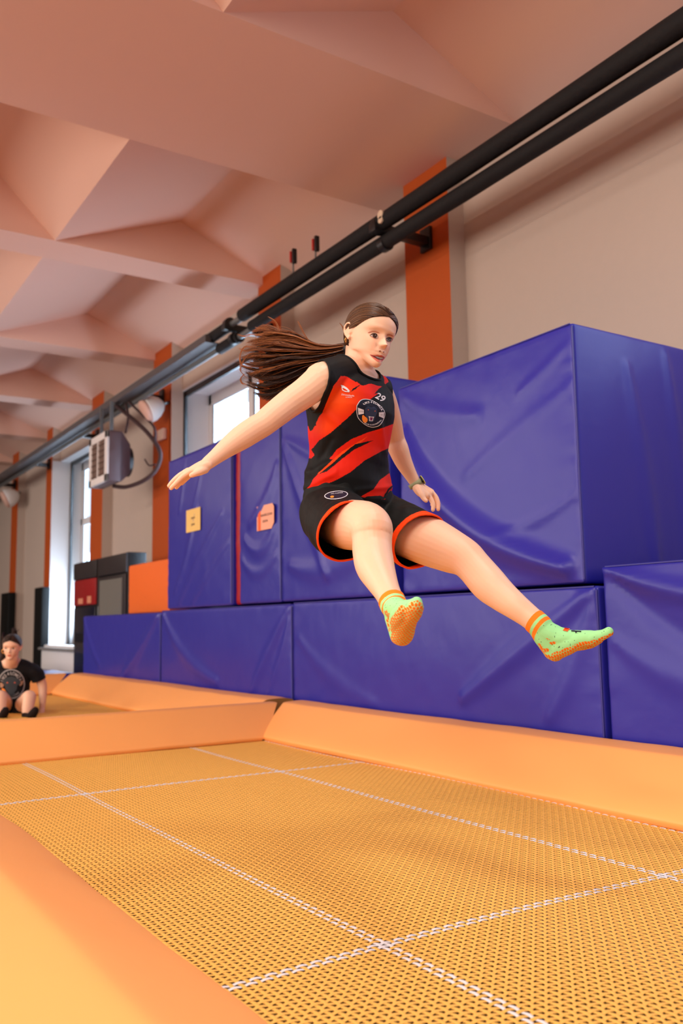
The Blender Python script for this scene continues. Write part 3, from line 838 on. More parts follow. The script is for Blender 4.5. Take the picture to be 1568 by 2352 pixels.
def head_mesh(nz=110, na=120, smile=1.0):
    zz = np.concatenate([-11.2 + 0.4 * np.linspace(0, 1, 4, endpoint=False), np.linspace(-10.8, 10.6, nz), 11.0 - 0.4 * (1 - np.linspace(0, 1, 6)[1:]) ** 1.5])
    a = np.linspace(-np.pi, np.pi, na, endpoint=False)
    Z, A = np.meshgrid(zz, a, indexing='ij')
    w = pl(Z, T_w); f = pl(Z, T_f); b = pl(Z, T_b)
    s, c = np.sin(A), np.cos(A)
    e = 0.88
    X = w * np.sign(s) * np.abs(s) ** 0.95
    Y = np.where(c > 0, f * np.abs(c) ** e, b * np.abs(c) ** 0.95)
    front = np.clip(c * 1.6, 0, 1)
    # sockets, brow, cheeks, nose, mouth, chin
    d = np.zeros_like(X)
    for sx in (-1, 1):
        d -= 1.05 * G(X, Z, sx * 3.0, -0.1, 1.75, 1.15)
        d += 0.42 * G(X, Z, sx * 3.1, -0.15, 1.25, 0.62)       # eyeball / lids
        d += 0.30 * G(X, Z, sx * 2.9, 1.75, 2.0, 0.6)
        d += 0.50 * G(X, Z, sx * 4.2, -3.2, 1.9, 1.7)          # cheek
        d += 0.18 * smile * G(X, Z, sx * 3.6, -4.9, 0.9, 1.1)
        d -= 0.16 * G(X, Z, sx * 2.75, -6.0, 0.45, 0.5)        # corners of the mouth
        d += 0.65 * G(X, Z, sx * 0.95, -3.75, 0.62, 0.55)      # nostril wings
        d -= 0.30 * G(X, Z, sx * 1.85, -4.1, 0.35, 0.8)
    nose = np.clip((1.0 - Z) / 4.4, 0, 1)
    nose = np.where(Z < -3.45, np.clip(1 - (-3.45 - Z) / 0.85, 0, 1), nose) 
    d += (0.55 + 1.75 * nose ** 1.2) * (nose > 0) * nose ** 0.25 * np.exp(-(X / (0.62 + 0.42 * nose)) ** 2)
    d += 0.28 * G(X, Z, 0, -3.4, 0.8, 0.5)
    d += 0.40 * G(X, Z, 0, -5.55, 1.9, 0.42) - 0.10 * G(X, Z, 0, -5.1, 0.3, 0.5)   # upper lip
    d += 0.46 * G(X, Z, 0, -6.75, 1.5, 0.42)                       # lower lip
    d -= 0.42 * G(X, Z, 0, -6.15, 2.1, 0.16)
    d -= 0.22 * G(X, Z, 0, -7.55, 1.4, 0.4)
    d += 0.25 * G(X, Z, 0, -9.2, 1.4, 0.9)
    Y = Y + d * front
    sm_ = np.clip((-5.5 - Z) / 4.5, 0, 1); sm_ = sm_ * sm_ * (3 - 2 * sm_)
    Z = Z + 0.50 * np.clip(7.6 - Y, 0, 12) * sm_
    n = na; V = np.stack([X, Y, Z], -1).reshape(-1, 3); k = len(zz)
    F = [(i * n + j, i * n + (j + 1) % n, (i + 1) * n + (j + 1) % n, (i + 1) * n + j) for i in range(k - 1) for j in range(n)]
    F.append(tuple(range(n))[::-1]); F.append(tuple((k - 1) * n + j for j in range(n)))
    return V, F
def ear_pieces(mb, X4, side):
    """outer ear: rim, bowl, lobe"""
    def T(p): return (X4[:3, :3] @ np.asarray(p, float)) + X4[:3, 3]
    s = side
    rim = [(6.9, 0.3, -0.6), (7.4, 0.1, 1.2), (7.75, -0.9, 2.2), (8.1, -2.0, 2.0), (8.25, -2.5, 0.6), (8.0, -2.1, -1.1), (7.5, -1.2, -2.2), (7.1, -0.5, -2.9)]
    sc_ = np.linalg.norm(X4[:3, 0])
    limb(mb, [(T((x * s, y - 0.6, z)), 0.36 * sc_) for x, y, z in rim], n=10, dens=0.3 * sc_)
    limb(mb, [(T((7.1 * s, -0.7, -2.3)), 0.42 * sc_), (T((7.15 * s, -1.0, -2.9)), 0.46 * sc_)], n=10, dens=0.3 * sc_)
    ellipsoid(mb, T((7.15 * s, -1.55, -0.2)), [X4[:3, 0] * 0.55, X4[:3, 1] * 1.3, X4[:3, 2] * 2.0], 16)
    limb(mb, [(T((7.5 * s, -1.5, 1.2)), 0.22 * sc_), (T((7.8 * s, -2.1, 0.0)), 0.22 * sc_), (T((7.4 * s, -1.5, -1.4)), 0.22 * sc_)], n=8, dens=0.3 * sc_)

def head_frame(centre, fwd, up, scale):
    f = fwd / np.linalg.norm(fwd); u = up - f * (up @ f); u /= np.linalg.norm(u); r = np.cross(f, u)
    X = np.eye(4); X[:3, 0] = r * scale; X[:3, 1] = f * scale; X[:3, 2] = u * scale; X[:3, 3] = centre
    return X
def xf(X, P): P = np.asarray(P, float); return P @ X[:3, :3].T + X[:3, 3]

def strands(paths, radius, n=4, taper=True):
    """paths (S,K,3) -> one mesh of thin tubes"""
    P = np.asarray(paths, float); S, K, _ = P.shape
    T = np.gradient(P, axis=1); T /= np.linalg.norm(T, axis=2)[..., None] + 1e-9
    ref = np.array([0.3, 0.5, 0.81]); U = np.cross(T, ref); U /= np.linalg.norm(U, axis=2)[..., None] + 1e-9
    Wv = np.cross(T, U)
    r = np.broadcast_to(np.asarray(radius, float).reshape(-1, 1), (S, K)).copy()
    if taper: r = r * np.interp(np.linspace(0, 1, K), [0, 0.7, 1], [1, 1, 0.25])[None, :]
    a = np.linspace(0, 2 * np.pi, n, endpoint=False)
    V = P[:, :, None, :] + r[:, :, None, None] * (np.cos(a)[None, None, :, None] * U[:, :, None, :] + np.sin(a)[None, None, :, None] * Wv[:, :, None, :])
    idx = np.arange(S * K * n).reshape(S, K, n)
    A = idx[:, :-1]; D = idx[:, 1:]
    F = np.stack([A, np.roll(A, -1, 2), np.roll(D, -1, 2), D], -1).reshape(-1, 4)
    return V.reshape(-1, 3), F

M_skin = mat('skin', (240, 196, 168), 0.45, 0.4, attr='tint', bump=0.04, bscale=180, bdist=0.002, sss=0.15)
M_hair = mat('brown_hair', (96, 54, 26), 0.45, 0.35, attr='tint')
M_hcap = mat('hair_base', (60, 36, 22), 0.9, 0.1, attr='tint')
M_fabric = mat('jersey_fabric', (30, 30, 34), 0.62, 0.2, attr='tint', bump=0.12, bscale=25, bdist=0.006)
M_print = mat('white_print', (226, 226, 236), 0.6, 0.3)
M_navy = mat('navy_print', (14, 22, 44), 0.6, 0.3)
M_sclera = mat('eye_white', (206, 186, 178), 0.25, 0.5)
M_iris = mat('dark_iris', (52, 34, 30), 0.15, 0.6)
M_lash = mat('eyelash', (48, 26, 20), 0.7, 0.2)
M_brow = mat('eyebrow', (196, 128, 98), 0.8, 0.2)
M_lip = mat('lips', (214, 112, 94), 0.4, 0.4)
M_mouth = mat('mouth_inside', (110, 40, 36), 0.6, 0.3)
M_teeth = mat('teeth', (214, 210, 214), 0.25, 0.5)
M_gold = mat('gold', (226, 180, 110), 0.25, 0.5, metal=1.0)
SK = np.array(lin((240, 198, 170))[:3])
def skin_tint(V, warm):
    c = np.tile(SK, (len(V), 1)).astype(float)
    for (p, r, k) in warm:
        w = np.exp(-(np.linalg.norm(V - p, axis=1) / r) ** 2)[:, None] * k
        c = c * (1 - w) + c * np.array([1.0, 0.72, 0.62]) * w
    return c
def hair_surface(bvh, X4, S, T, lift, mid_bias, K=22):
    """path over the skull from direction S to T (head coordinates)"""
    S = np.asarray(S, float); T = np.asarray(T, float); t = np.linspace(0, 1, K)
    s = S / np.linalg.norm(S); e = T / np.linalg.norm(T)
    m = s + e + mid_bias; m /= np.linalg.norm(m)
    D = (1 - t)[:, None] ** 2 * s + 2 * (t * (1 - t))[:, None] * m * 1.0 + (t ** 2)[:, None] * e
    D /= np.linalg.norm(D, axis=1)[:, None]
    out = []
    for i in range(K):
        h = bvh.ray_cast(Vector((0, 0, 1.0)), Vector(D[i]))
        rr = (np.array(h[0]) - np.array([0, 0, 1.0])) if h[0] is not None else D[i] * 9
        L = lift * min(1, 0.35 + t[i] * 4)
        out.append(np.array([0, 0, 1.0]) + rr + D[i] * L)
    return np.array(out)
HEAD_V, HEAD_F = head_mesh()
HEAD_BVH = bvh_of(HEAD_V, HEAD_F)
def hairline(phi):
    """height of the hairline for an angle from the front (degrees, 0..180)"""
    return np.interp(phi, [0, 15, 30, 45, 62, 76, 88, 100, 112, 180], [6.4, 5.7, 4.8, 3.8, 2.2, 1.0, 0.9, 0.3, -5.0, -6.5])
def hair_cap(X4, tie, rng, ns, root, rad, parted=True, cols=((60, 36, 22), (112, 72, 40))):
    V = HEAD_V.copy(); ang = np.degrees(np.abs(np.arctan2(V[:, 0], V[:, 1])))
    # sheet under the strands
    hl = hairline(ang); d = V[:, 2] - hl
    nn = V - np.array([0, 0, 1.0]); nn /= np.linalg.norm(nn, axis=1)[:, None]
    V2 = V + nn * np.clip(0.05 + d * 0.22, 0.05, 0.36)[:, None]
    sn = (d > -0.45) & (d < 0.12); V2[sn, 2] = hl[sn]
    keep = d > -0.45
    F2 = [f for f in HEAD_F if all(keep[i] for i in f)]
    used = sorted(set(i for f in F2 for i in f)); mp = {a: b for b, a in enumerate(used)}
    c0 = np.array(lin(cols[0])[:3])
    cap = mk('hair', xf(X4, V2[used]), [tuple(mp[i] for i in f) for f in F2], M_hcap, root, colors=np.tile(c0 * 0.8, (len(used), 1)))
    paths = []; tint = []
    c1 = np.array(lin(cols[0])[:3]); c2 = np.array(lin(cols[1])[:3])
    for i in range(ns):
        side = 1 if rng.rand() < 0.5 else -1
        if parted and rng.rand() < 0.55:
            u = rng.rand(); an = np.radians(-2 + 105 * u)          # along the parting from the forehead to the crown
            S = np.array([side * (0.15 + 0.5 * rng.rand()), math.cos(math.radians(46) + an * 0.62) * 9, math.sin(math.radians(46) + an * 0.62) * 9]) - np.array([0, 0, 0.0])
            S = S / np.linalg.norm(S) * 9 
            bias = np.array([side * (0.1 + 1.2 * rng.rand()) * (1 - 0.6 * u), 0.1, 0.15])
        else:
            ph = 123 * rng.rand() ** 1.1; z = hairline(ph) + 0.1 + 0.5 * rng.rand()
            a = np.radians(ph); rr = 7.6
            S = np.array([side * rr * math.sin(a), rr * 1.12 * math.cos(a), z - 1.0])
            bias = np.array([side * 0.75 * math.cos(a * 0.5), -0.1, 0.25 * math.cos(a)])
        Pth = hair_surface(HEAD_BVH, X4, S, np.array(tie) - np.array([0, 0, 1.0]), 0.42 + 0.22 * rng.rand(), bias)
        paths.append(xf(X4, Pth)); k = rng.rand() ** 1.5
        tint.append(c1 * (1 - k) + c2 * k)
    V3, F3 = strands(paths, rad * (0.7 + 0.6 * rng.rand(len(paths))), 4, False)
    col = np.repeat(np.array(tint), 22 * 4, axis=0)
    mk('hair_strands', V3, F3, M_hair, cap, colors=col)['label'] = 'combed back strands'
    return cap

def rims(V, F):
    """ordered open boundaries of a mesh"""
    cnt = {}
    for q in F:
        for i in range(len(q)):
            a, b = q[i], q[(i + 1) % len(q)]; e = (min(a, b), max(a, b)); cnt[e] = cnt.get(e, 0) + 1
    nb = {}
    for (a, b), c in cnt.items():
        if c == 1: nb.setdefault(a, []).append(b); nb.setdefault(b, []).append(a)
    seen = set(); loops = []
    for s0 in nb:
        if s0 in seen: continue
        loop = [s0]; seen.add(s0); cur = s0
        while True:
            nx = [k for k in nb[cur] if k not in seen]
            if not nx: break
            cur = nx[0]; seen.add(cur); loop.append(cur)
        if len(loop) > 60:
            P = V[loop]
            for _ in range(30): P = 0.5 * P + 0.25 * (np.roll(P, 1, 0) + np.roll(P, -1, 0))
            loops.append(P[::3])
    return loops
def piping(P, r, m, name, parent):
    Q = np.vstack([P, P[:2]]); V, F = tube(Q, r, 8, False)
    return mk(name, V, F, m, parent)
# ================================================================ the jumping girl
rng = np.random.RandomState(11)
# torso axes
UPT = WD(0.06, 0.98, 0.10); UPT /= np.linalg.norm(UPT)
LAT = WD(0.70, -0.05, 0.71); LAT -= UPT * (LAT @ UPT); LAT /= np.linalg.norm(LAT)      # her right -> her left
FRO = np.cross(LAT, UPT); FRO = FRO if FRO @ WD(0.7, 0, -0.7) > 0 else -FRO
def ring(px, py, d, a, b, e=0.92, tilt=0.0): return (W(px, py, d), LAT * a, FRO * b + UPT * tilt, e)
def torso_rings(o=0.0):
    return [ring(800, 1185, 2.80, 0.125 + o, 0.095 + o), ring(802, 1150, 2.79, 0.150 + o, 0.112 + o), ring(798, 1110, 2.78, 0.148 + o, 0.110 + o),
            ring(799, 1070, 2.78, 0.136 + o, 0.102 + o), ring(801, 1030, 2.77, 0.132 + o, 0.100 + o), ring(803, 990, 2.765, 0.138 + o, 0.108 + o),
            ring(804, 950, 2.76, 0.146 + o, 0.116 + o), ring(805, 920, 2.76, 0.150 + o, 0.108 + o), ring(808, 895, 2.76, 0.146 + o, 0.094 + o), ring(811, 872, 2.76, 0.115 + o, 0.070 + o),
            ring(814, 858, 2.765, 0.075 + o, 0.050 + o)]
SR = W(737, 873, 2.63); SL = W(873, 898, 2.86)
NB = W(813, 862, 2.765)
HC = W(847, 775, 2.745)
HX = head_frame(HC, WD(0.573, -0.085, -0.815), WD(0.235, 0.955, 0.08), 0.0093)
body = MB()
loft(body, torso_rings(-0.008))
limb(body, [(SR, 0.052), (W(770, 862, 2.68), 0.050), (NB, 0.060), (W(846, 882, 2.81), 0.044), (SL, 0.040)])
limb(body, [(W(812, 872, 2.775), 0.060), (W(818, 845, 2.765), 0.050), (xf(HX, [(0, -2.0, -8.5)])[0], 0.047), (xf(HX, [(0, -2.2, -4.0)])[0], 0.052)], n=28)
# right arm (left in the photo)
AR = [(SR, 0.050), (W(700, 902, 2.60), 0.0445), (W(661, 929, 2.575), 0.0415), (W(625, 957, 2.54), 0.0385), (W(604, 974, 2.525), 0.0365), (W(580, 988, 2.51), 0.0365),
      (W(553, 1006, 2.49), 0.0345), (W(522, 1028, 2.465), 0.0275), (W(497, 1048, 2.44), 0.0215), (W(478, 1063, 2.42), 0.0185)]
limb(body, AR)
# left arm (right in the photo)
limb(body, [(SL, 0.040), (W(885, 930, 2.90), 0.040), (W(897, 970, 2.94), 0.037), (W(906, 1008, 2.98), 0.034), (W(915, 1032, 2.98), 0.034), (W(927, 1062, 2.985), 0.029), (W(944, 1093, 2.99), 0.0215), (W(956, 1113, 2.99), 0.0185)])
# pelvis and legs
ellipsoid(body, W(803, 1175, 2.79), [LAT * 0.150, FRO * 0.105, UPT * 0.09])
limb(body, [(W(768, 1184, 2.73), 0.084), (W(790, 1203, 2.61), 0.073), (W(812, 1206, 2.50), 0.071), (W(838, 1207, 2.41), 0.066), (W(852, 1216, 2.36), 0.0585), (W(854, 1238, 2.345), 0.0530),
            (W(855, 1268, 2.32), 0.0520), (W(861, 1300, 2.27), 0.0500), (W(875, 1332, 2.22), 0.0405), (W(889, 1360, 2.175), 0.0325), (W(903, 1388, 2.13), 0.0300)], n=28)
limb(body, [(W(872, 1196, 2.87), 0.090), (W(930, 1218, 2.79), 0.083), (W(985, 1243, 2.71), 0.076), (W(1035, 1266, 2.64), 0.065), (W(1066, 1281, 2.60), 0.0565), (W(1088, 1302, 2.565), 0.0515),
            (W(1122, 1341, 2.51), 0.0515), (W(1152, 1368, 2.47), 0.0445), (W(1183, 1392, 2.43), 0.0375), (W(1212, 1414, 2.405), 0.0325), (W(1234, 1432, 2.385), 0.031)], n=28)
ellipsoid(body, W(1076, 1270, 2.588), [WD(0.034, -0.015, 0), WD(0.012, 0.026, 0), WD(0, 0, 0.034)])
# feet cores (inside the socks)
def foot_pieces(mb, s=1.0):
    limb(mb, [(W(905, 1393, 2.125), 0.030 * s), (W(916, 1430, 2.11), 0.030 * s), (W(922, 1455, 2.105), 0.029 * s)])
    limb(mb, [(W(922, 1456, 2.10), 0.029 * s), (W(928, 1438, 2.05), 0.027 * s), (W(934, 1418, 2.0), 0.026 * s), (W(946, 1402, 1.96), 0.024 * s), (W(953, 1392, 1.93), 0.018 * s)])
    limb(mb, [(W(920, 1440, 2.08), 0.026 * s), (W(918, 1420, 2.02), 0.024 * s), (W(925, 1408, 1.975), 0.021 * s), (W(927, 1400, 1.955), 0.015 * s)])
    limb(mb, [(W(906, 1396, 2.10), 0.028 * s), (W(922, 1402, 2.04), 0.024 * s), (W(940, 1396, 1.99), 0.019 * s)])
    limb(mb, [(W(953, 1395, 1.95), 0.020 * s), (W(957, 1383, 1.935), 0.0125 * s)])
def foot_pieces2(mb, s=1.0):
    limb(mb, [(W(1234, 1432, 2.385), 0.0315 * s), (W(1252, 1462, 2.375), 0.031 * s), (W(1270, 1492, 2.37), 0.0275 * s), (W(1273, 1497, 2.37), 0.0255 * s)])
    limb(mb, [(W(1271, 1494, 2.37), 0.0275 * s), (W(1300, 1480, 2.345), 0.0285 * s), (W(1335, 1468, 2.32), 0.0235 * s), (W(1362, 1465, 2.30), 0.0195 * s), (W(1385, 1458, 2.285), 0.0135 * s), (W(1397, 1451, 2.28), 0.0125 * s)])
    limb(mb, [(W(1250, 1450, 2.375), 0.032 * s), (W(1278, 1463, 2.36), 0.030 * s), (W(1312, 1467, 2.335), 0.0235 * s), (W(1345, 1462, 2.315), 0.0165 * s)])
    limb(mb, [(W(1318, 1478, 2.36), 0.020 * s), (W(1350, 1474, 2.345), 0.0195 * s), (W(1374, 1468, 2.335), 0.013 * s)])
foot_pieces(body, 0.86); foot_pieces2(body, 0.86)
# right hand: palm, thumb, four fingers
HD = WD(0, 0, 1)
limb(body, [(W(478, 1063, 2.42), 0.0180), (W(470, 1069, 2.415), 0.0165), (W(455, 1076, 2.41), 0.0135), (W(437, 1083, 2.40), 0.0105)], dens=0.006)
limb(body, [(W(476, 1065, 2.43), 0.0160), (W(455, 1073, 2.44), 0.0130), (W(434, 1083, 2.44), 0.0100)], dens=0.006)
limb(body, [(W(474, 1069, 2.40), 0.0155), (W(456, 1077, 2.385), 0.0125), (W(433, 1084, 2.385), 0.0095)], dens=0.006)
for F_ in ([(433, 1085, 2.380, 9.0), (417, 1097, 2.375, 8.0), (403, 1111, 2.37, 7.0), (393, 1121, 2.37, 6.2)],
           [(432, 1081, 2.400, 9.0), (412, 1093, 2.397, 8.0), (397, 1106, 2.395, 7.0), (388.5, 1116, 2.395, 6.2)],
           [(436, 1084, 2.425, 8.6), (424, 1098, 2.42, 7.6), (413, 1110, 2.418, 6.8), (405, 1119.5, 2.418, 6.0)],
           [(441, 1086, 2.445, 7.6), (431, 1097, 2.443, 6.6), (423, 1105, 2.442, 6.0), (417, 1111, 2.442, 5.4)],
           [(470, 1077, 2.395, 13.5), (459, 1083, 2.375, 11.0), (449, 1087.5, 2.365, 8.6), (440, 1091.5, 2.36, 7.2)]):
    limb(body, [(W(a, b, d), r / 1000) for a, b, d, r in F_], n=12, dens=0.004)
# left hand
limb(body, [(W(956, 1113, 2.99), 0.0185), (W(964, 1122, 2.99), 0.0190), (W(976, 1128, 2.985), 0.0150), (W(987, 1133, 2.98), 0.0120)], dens=0.006)
limb(body, [(W(956, 1118, 2.98), 0.0165), (W(966, 1130, 2.97), 0.0170), (W(978, 1138, 2.965), 0.0130)], dens=0.006)
limb(body, [(W(960, 1114, 3.01), 0.0150), (W(976, 1124, 3.02), 0.0140), (W(990, 1130, 3.015), 0.0110)], dens=0.006)
for F_ in ([(991, 1131, 3.00, 9.6), (1001, 1143, 2.995, 8.6), (1006, 1156, 2.99, 7.6), (1006, 1170, 2.985, 6.8)],
           [(981, 1136, 2.975, 9.6), (990, 1148, 2.97, 8.6), (994.5, 1160, 2.965, 7.8), (994, 1171, 2.962, 7.0)],
           [(992, 1134, 3.02, 9.0), (1000, 1148, 3.03, 8.0), (1002, 1158, 3.035, 7.0), (999, 1164, 3.035, 6.2)],
           [(988, 1134, 3.035, 8.4), (996, 1146, 3.05, 7.2), (996, 1154, 3.055, 6.2), (991, 1160, 3.055, 5.6)],
           [(962, 1124, 2.965, 12.0), (968, 1136, 2.95, 10.0), (973, 1145, 2.945, 8.4), (978, 1150, 2.94, 7.2)]):
    limb(body, [(W(a, b, d), r / 1000) for a, b, d, r in F_], n=12, dens=0.004)
body.add(xf(HX, HEAD_V), HEAD_F)
ear_pieces(body, HX, 1); ear_pieces(body, HX, -1)
BV, BF = remesh(body, 0.0026, 2, 0.5)
hl = (BV - HX[:3, 3]) @ HX[:3, :3] / 1e-4
warm = [(W(864, 1200, 2.30), 0.04, 0.35), (W(1080, 1268, 2.55), 0.04, 0.35), (xf(HX, [(4.3, 7.2, -3.3)])[0], 0.026, 0.55), (xf(HX, [(-4.3, 7.2, -3.3)])[0], 0.022, 0.40), (xf(HX, [(0, 10.5, -3.4)])[0], 0.010, 0.25),
        (W(390, 1120, 2.38), 0.02, 0.4), (W(1002, 1165, 2.99), 0.025, 0.4), (xf(HX, [(7.8, -1.6, 0)])[0], 0.02, 0.4)]
bt = skin_tint(BV, warm)
girl = mk('person', BV, BF, M_skin, colors=bt)
tag(girl, 'person jumping in mid-air in a red and black sleeveless jersey and black shorts', 'person')
BODY_BVH = bvh_of(BV, BF)

# ---- face
def chord(pts, n=24): return catmull(np.array(pts, float), n)
def strip(poly_top, poly_bot, n=20): 
    a = chord(poly_top, n); b = chord(poly_bot, n)[::-1]; return [tuple(p) for p in np.vstack([a, b[0:]])]
def eye(up, lo, iris_c, ir, name_side):
    e = decal(BODY_BVH, strip(up, lo, 14), M_sclera, 'eye', girl, off=0.0012, step=2.0)
    ic = [(iris_c[0] + ir[0] * math.cos(t), iris_c[1] + ir[1] * math.sin(t)) for t in np.linspace(0, 2 * math.pi, 20, endpoint=False)]
    # clip the iris to the lid opening
    U = chord(up, 30); Lw = chord(lo, 30)
    cl = [(x, min(max(y, np.interp(x, U[:, 0], U[:, 1])), np.interp(x, Lw[:, 0], Lw[:, 1]))) for x, y in ic]
    decal(BODY_BVH, cl, M_iris, 'iris', e, off=0.0024, step=2.0)
    g = (iris_c[0] + 1.2, iris_c[1] - 1.4)
    decal(BODY_BVH, [(g[0] + 0.75 * math.cos(t), g[1] + 0.75 * math.sin(t)) for t in np.linspace(0, 6.28, 9)[:-1]], M_print, 'eye_glint', e, off=0.0034, step=2.0)
    ua = chord(up, 16)
    th = np.interp(np.linspace(0, 1, 16), [0, 0.3, 0.8, 1], [0.5, 1.5, 1.5, 0.4])
    decal(BODY_BVH, [(x, y - t) for (x, y), t in zip(ua, th)] + [(x, y + 0.5) for x, y in ua[::-1]], M_lash, 'eyelashes', e, off=0.0030, step=2.0)
    la = chord(lo, 16)
    decal(BODY_BVH, [(x, y - 0.2) for x, y in la] + [(x, y + 0.6) for x, y in la[::-1]], mat('lower_lid', (170, 110, 90), 0.7, 0.2), 'lower_lid', e, off=0.0020, step=2.0)
eye([(849.0, 771.0), (854, 768.0), (859.5, 767.2), (864.5, 768.8), (868.0, 774.5)], [(849.0, 771.0), (854, 773.6), (860, 776.6), (865, 777.0), (868.0, 774.5)], (860.2, 771.8), (5.0, 5.2), 'r')
eye([(885.0, 779.5), (889, 776.6), (894, 775.8), (898.5, 777.2), (901.0, 780.0)], [(885.0, 779.5), (889, 783.6), (894, 785.0), (898.5, 783.4), (901.0, 780.0)], (893.2, 780.2), (4.4, 5.0), 'l')
decal(BODY_BVH, [(843, 765.5), (848, 761.8), (855, 759.6), (863, 760.2), (870, 763.2), (872, 765.6), (868, 765.0), (861, 763.0), (854, 762.4), (848, 764.2)], M_brow, 'eyebrow', girl, off=0.0014, step=2.0)
decal(BODY_BVH, [(888, 768.4), (893, 767.2), (899, 768.6), (903.5, 771.6), (902.5, 773.2), (898, 771.4), (893, 770.2), (888, 771.0)], M_brow, 'eyebrow', girl, off=0.0014, step=2.0)
# mouth: lips, dark opening, teeth with braces
lips = decal(BODY_BVH, [(848.6, 814.0), (854, 814.6), (861, 815.0), (867, 814.6), (871, 815.8), (876, 815.8), (881, 818.4), (883.5, 821.6), (880, 826.6), (876, 830.4), (870.5, 831.6), (864, 829.2), (857, 823.4), (852, 818.4)], M_lip, 'lips', girl, off=0.0012, step=1.8)
decal(BODY_BVH, [(850, 815.0), (858, 817.0), (866, 818.2), (874, 819.2), (881.5, 821.0), (879, 824.0), (875, 826.2), (869, 826.0), (862, 822.8), (856, 819.0)], M_mouth, 'mouth_opening', lips, off=0.0022, step=1.8)
decal(BODY_BVH, [(861, 818.6), (868, 819.4), (876, 820.2), (880, 821.6), (878, 824.0), (872, 825.0), (866, 823.2)], M_teeth, 'teeth', lips, off=0.0032, step=1.8)
decal(BODY_BVH, [(863.5, 821.0), (870, 822.6), (879, 823.4), (878.6, 824.0), (870, 823.4), (864, 821.8)], mat('braces', (120, 120, 130), 0.3, 0.5, metal=0.8), 'braces', lips, off=0.0040, step=1.8)
for (x, y, rx, ry) in ((872.0, 806.5, 2.6, 1.1), (880.5, 808.5, 1.7, 1.0)):
    decal(BODY_BVH, [(x + rx * math.cos(t), y + ry * math.sin(t)) for t in np.linspace(0, 6.28, 13)[:-1]], mat('nostril', (110, 45, 30), 0.8, 0.1), 'nostril', girl, off=0.0010, step=2.0)
# earring
ec = xf(HX, [(7.6, -1.6, -3.6)])[0]
t_ = np.linspace(0, 2 * math.pi, 20)
V, F = tube([ec + WD(0.35, 0, 0.9) * 0.0052 * math.cos(a) + WD(0, 1, 0) * 0.0060 * math.sin(a) for a in t_], 0.0014, 8)
mk('hoop_earring', V, F, M_gold, girl)['label'] = 'small gold hoop in the ear'

# ---- hair
tie = (0.0, -9.7, -3.0)
cap = hair_cap(HX, tie, rng, 3000, girl, 0.0007)
TP = xf(HX, [(0.0, -10.4, -3.2)])[0]
tx, ty, td = [float(q) for q in proj(TP)]
V, F = tube([TP + WD(0.55, 0.0, 0.8) * 0 + (WD(0.15, 1, 0) * math.cos(a) + WD(0.5, 0, 0.85) * math.sin(a)) * 0.019 for a in np.linspace(0, 2 * math.pi, 24)], 0.006, 8)
mk('hair_tie', V, F, M_black, girl)
top_c = [(tx + 8, ty - 14), (757, 792), (722, 787), (688, 771), (655, 759), (622, 756), (590, 768), (566, 786)]
mid_c = [(tx + 8, ty), (762, 815), (725, 822), (685, 828), (645, 836), (610, 842), (578, 842), (549, 838)]
bot_c = [(tx + 8, ty + 20), (772, 842), (742, 858), (712, 872), (680, 893), (648, 908), (612, 912), (578, 896)]
LOCK = np.random.RandomState(77)
NL = 34
LP = [dict(ph=LOCK.rand() * 6.28, fr=1.5 + 2.2 * LOCK.rand(), am=2.0 + 6.5 * LOCK.rand() ** 1.5, ln=0.80 + 0.22 * LOCK.rand(), cu=LOCK.randn(), sp=0.6 + 0.8 * LOCK.rand()) for _ in range(NL + 1)]
def pony(v, u_end, n, wob, dz, seed, lk=None):
    a = np.array(top_c) * (1 - v) ** 2 + 2 * v * (1 - v) * (2 * np.array(mid_c) - 0.5 * np.array(top_c) - 0.5 * np.array(bot_c)) + np.array(bot_c) * v ** 2
    C = catmull(a, 60)[: max(20, int(60 * u_end))]
    C = catmull(C[np.linspace(0, len(C) - 1, 8).astype(int)], n); t = np.linspace(0, 1, n)
    r = np.random.RandomState(seed)
    ph, fr = r.rand() * 6.28, 2.2 + 2.5 * r.rand()
    if lk:
        g = lk['am'] * t ** 1.6
        C[:, 1] += g * np.sin(lk['fr'] * t * 3.14 + lk['ph']) + 10 * lk['cu'] * t ** 5
        C[:, 0] += 0.5 * g * np.cos(lk['fr'] * t * 3.14 + lk['ph']) + 6 * abs(lk['cu']) * t ** 6
    C[:, 1] += wob * (t ** 1.5) * np.sin(fr * t * 3.14 + ph)
    C[:, 0] += 0.6 * wob * (t ** 2) * np.cos(fr * t * 3.14 + ph)
    dep = td + dz * np.minimum(1, t * 3.0) + 0.02 * t + 0.010 * (t ** 1.5) * math.sin(ph * 3) * np.sin(fr * t * 2)
    return np.array([W(x, y, d) for (x, y), d in zip(C, dep)])
paths = []; tint = []; rad = []
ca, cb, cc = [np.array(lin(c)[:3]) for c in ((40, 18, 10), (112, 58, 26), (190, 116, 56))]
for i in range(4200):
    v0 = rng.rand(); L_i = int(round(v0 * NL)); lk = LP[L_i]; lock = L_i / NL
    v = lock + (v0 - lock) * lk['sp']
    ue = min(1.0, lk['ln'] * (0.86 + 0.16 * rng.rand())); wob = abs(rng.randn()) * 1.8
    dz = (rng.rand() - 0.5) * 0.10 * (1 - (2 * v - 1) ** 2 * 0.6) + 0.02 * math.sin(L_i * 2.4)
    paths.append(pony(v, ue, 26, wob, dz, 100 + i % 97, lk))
    k = np.clip(1.15 - 1.9 * v + 0.25 * math.sin(L_i * 1.9) + 0.35 * rng.randn(), 0, 1)  # lit top and dark underside of the ponytail put into the strand tint
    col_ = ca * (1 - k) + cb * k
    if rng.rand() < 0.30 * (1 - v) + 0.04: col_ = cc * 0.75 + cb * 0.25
    tint.append(col_); rad.append(0.0005 + 0.0004 * rng.rand())
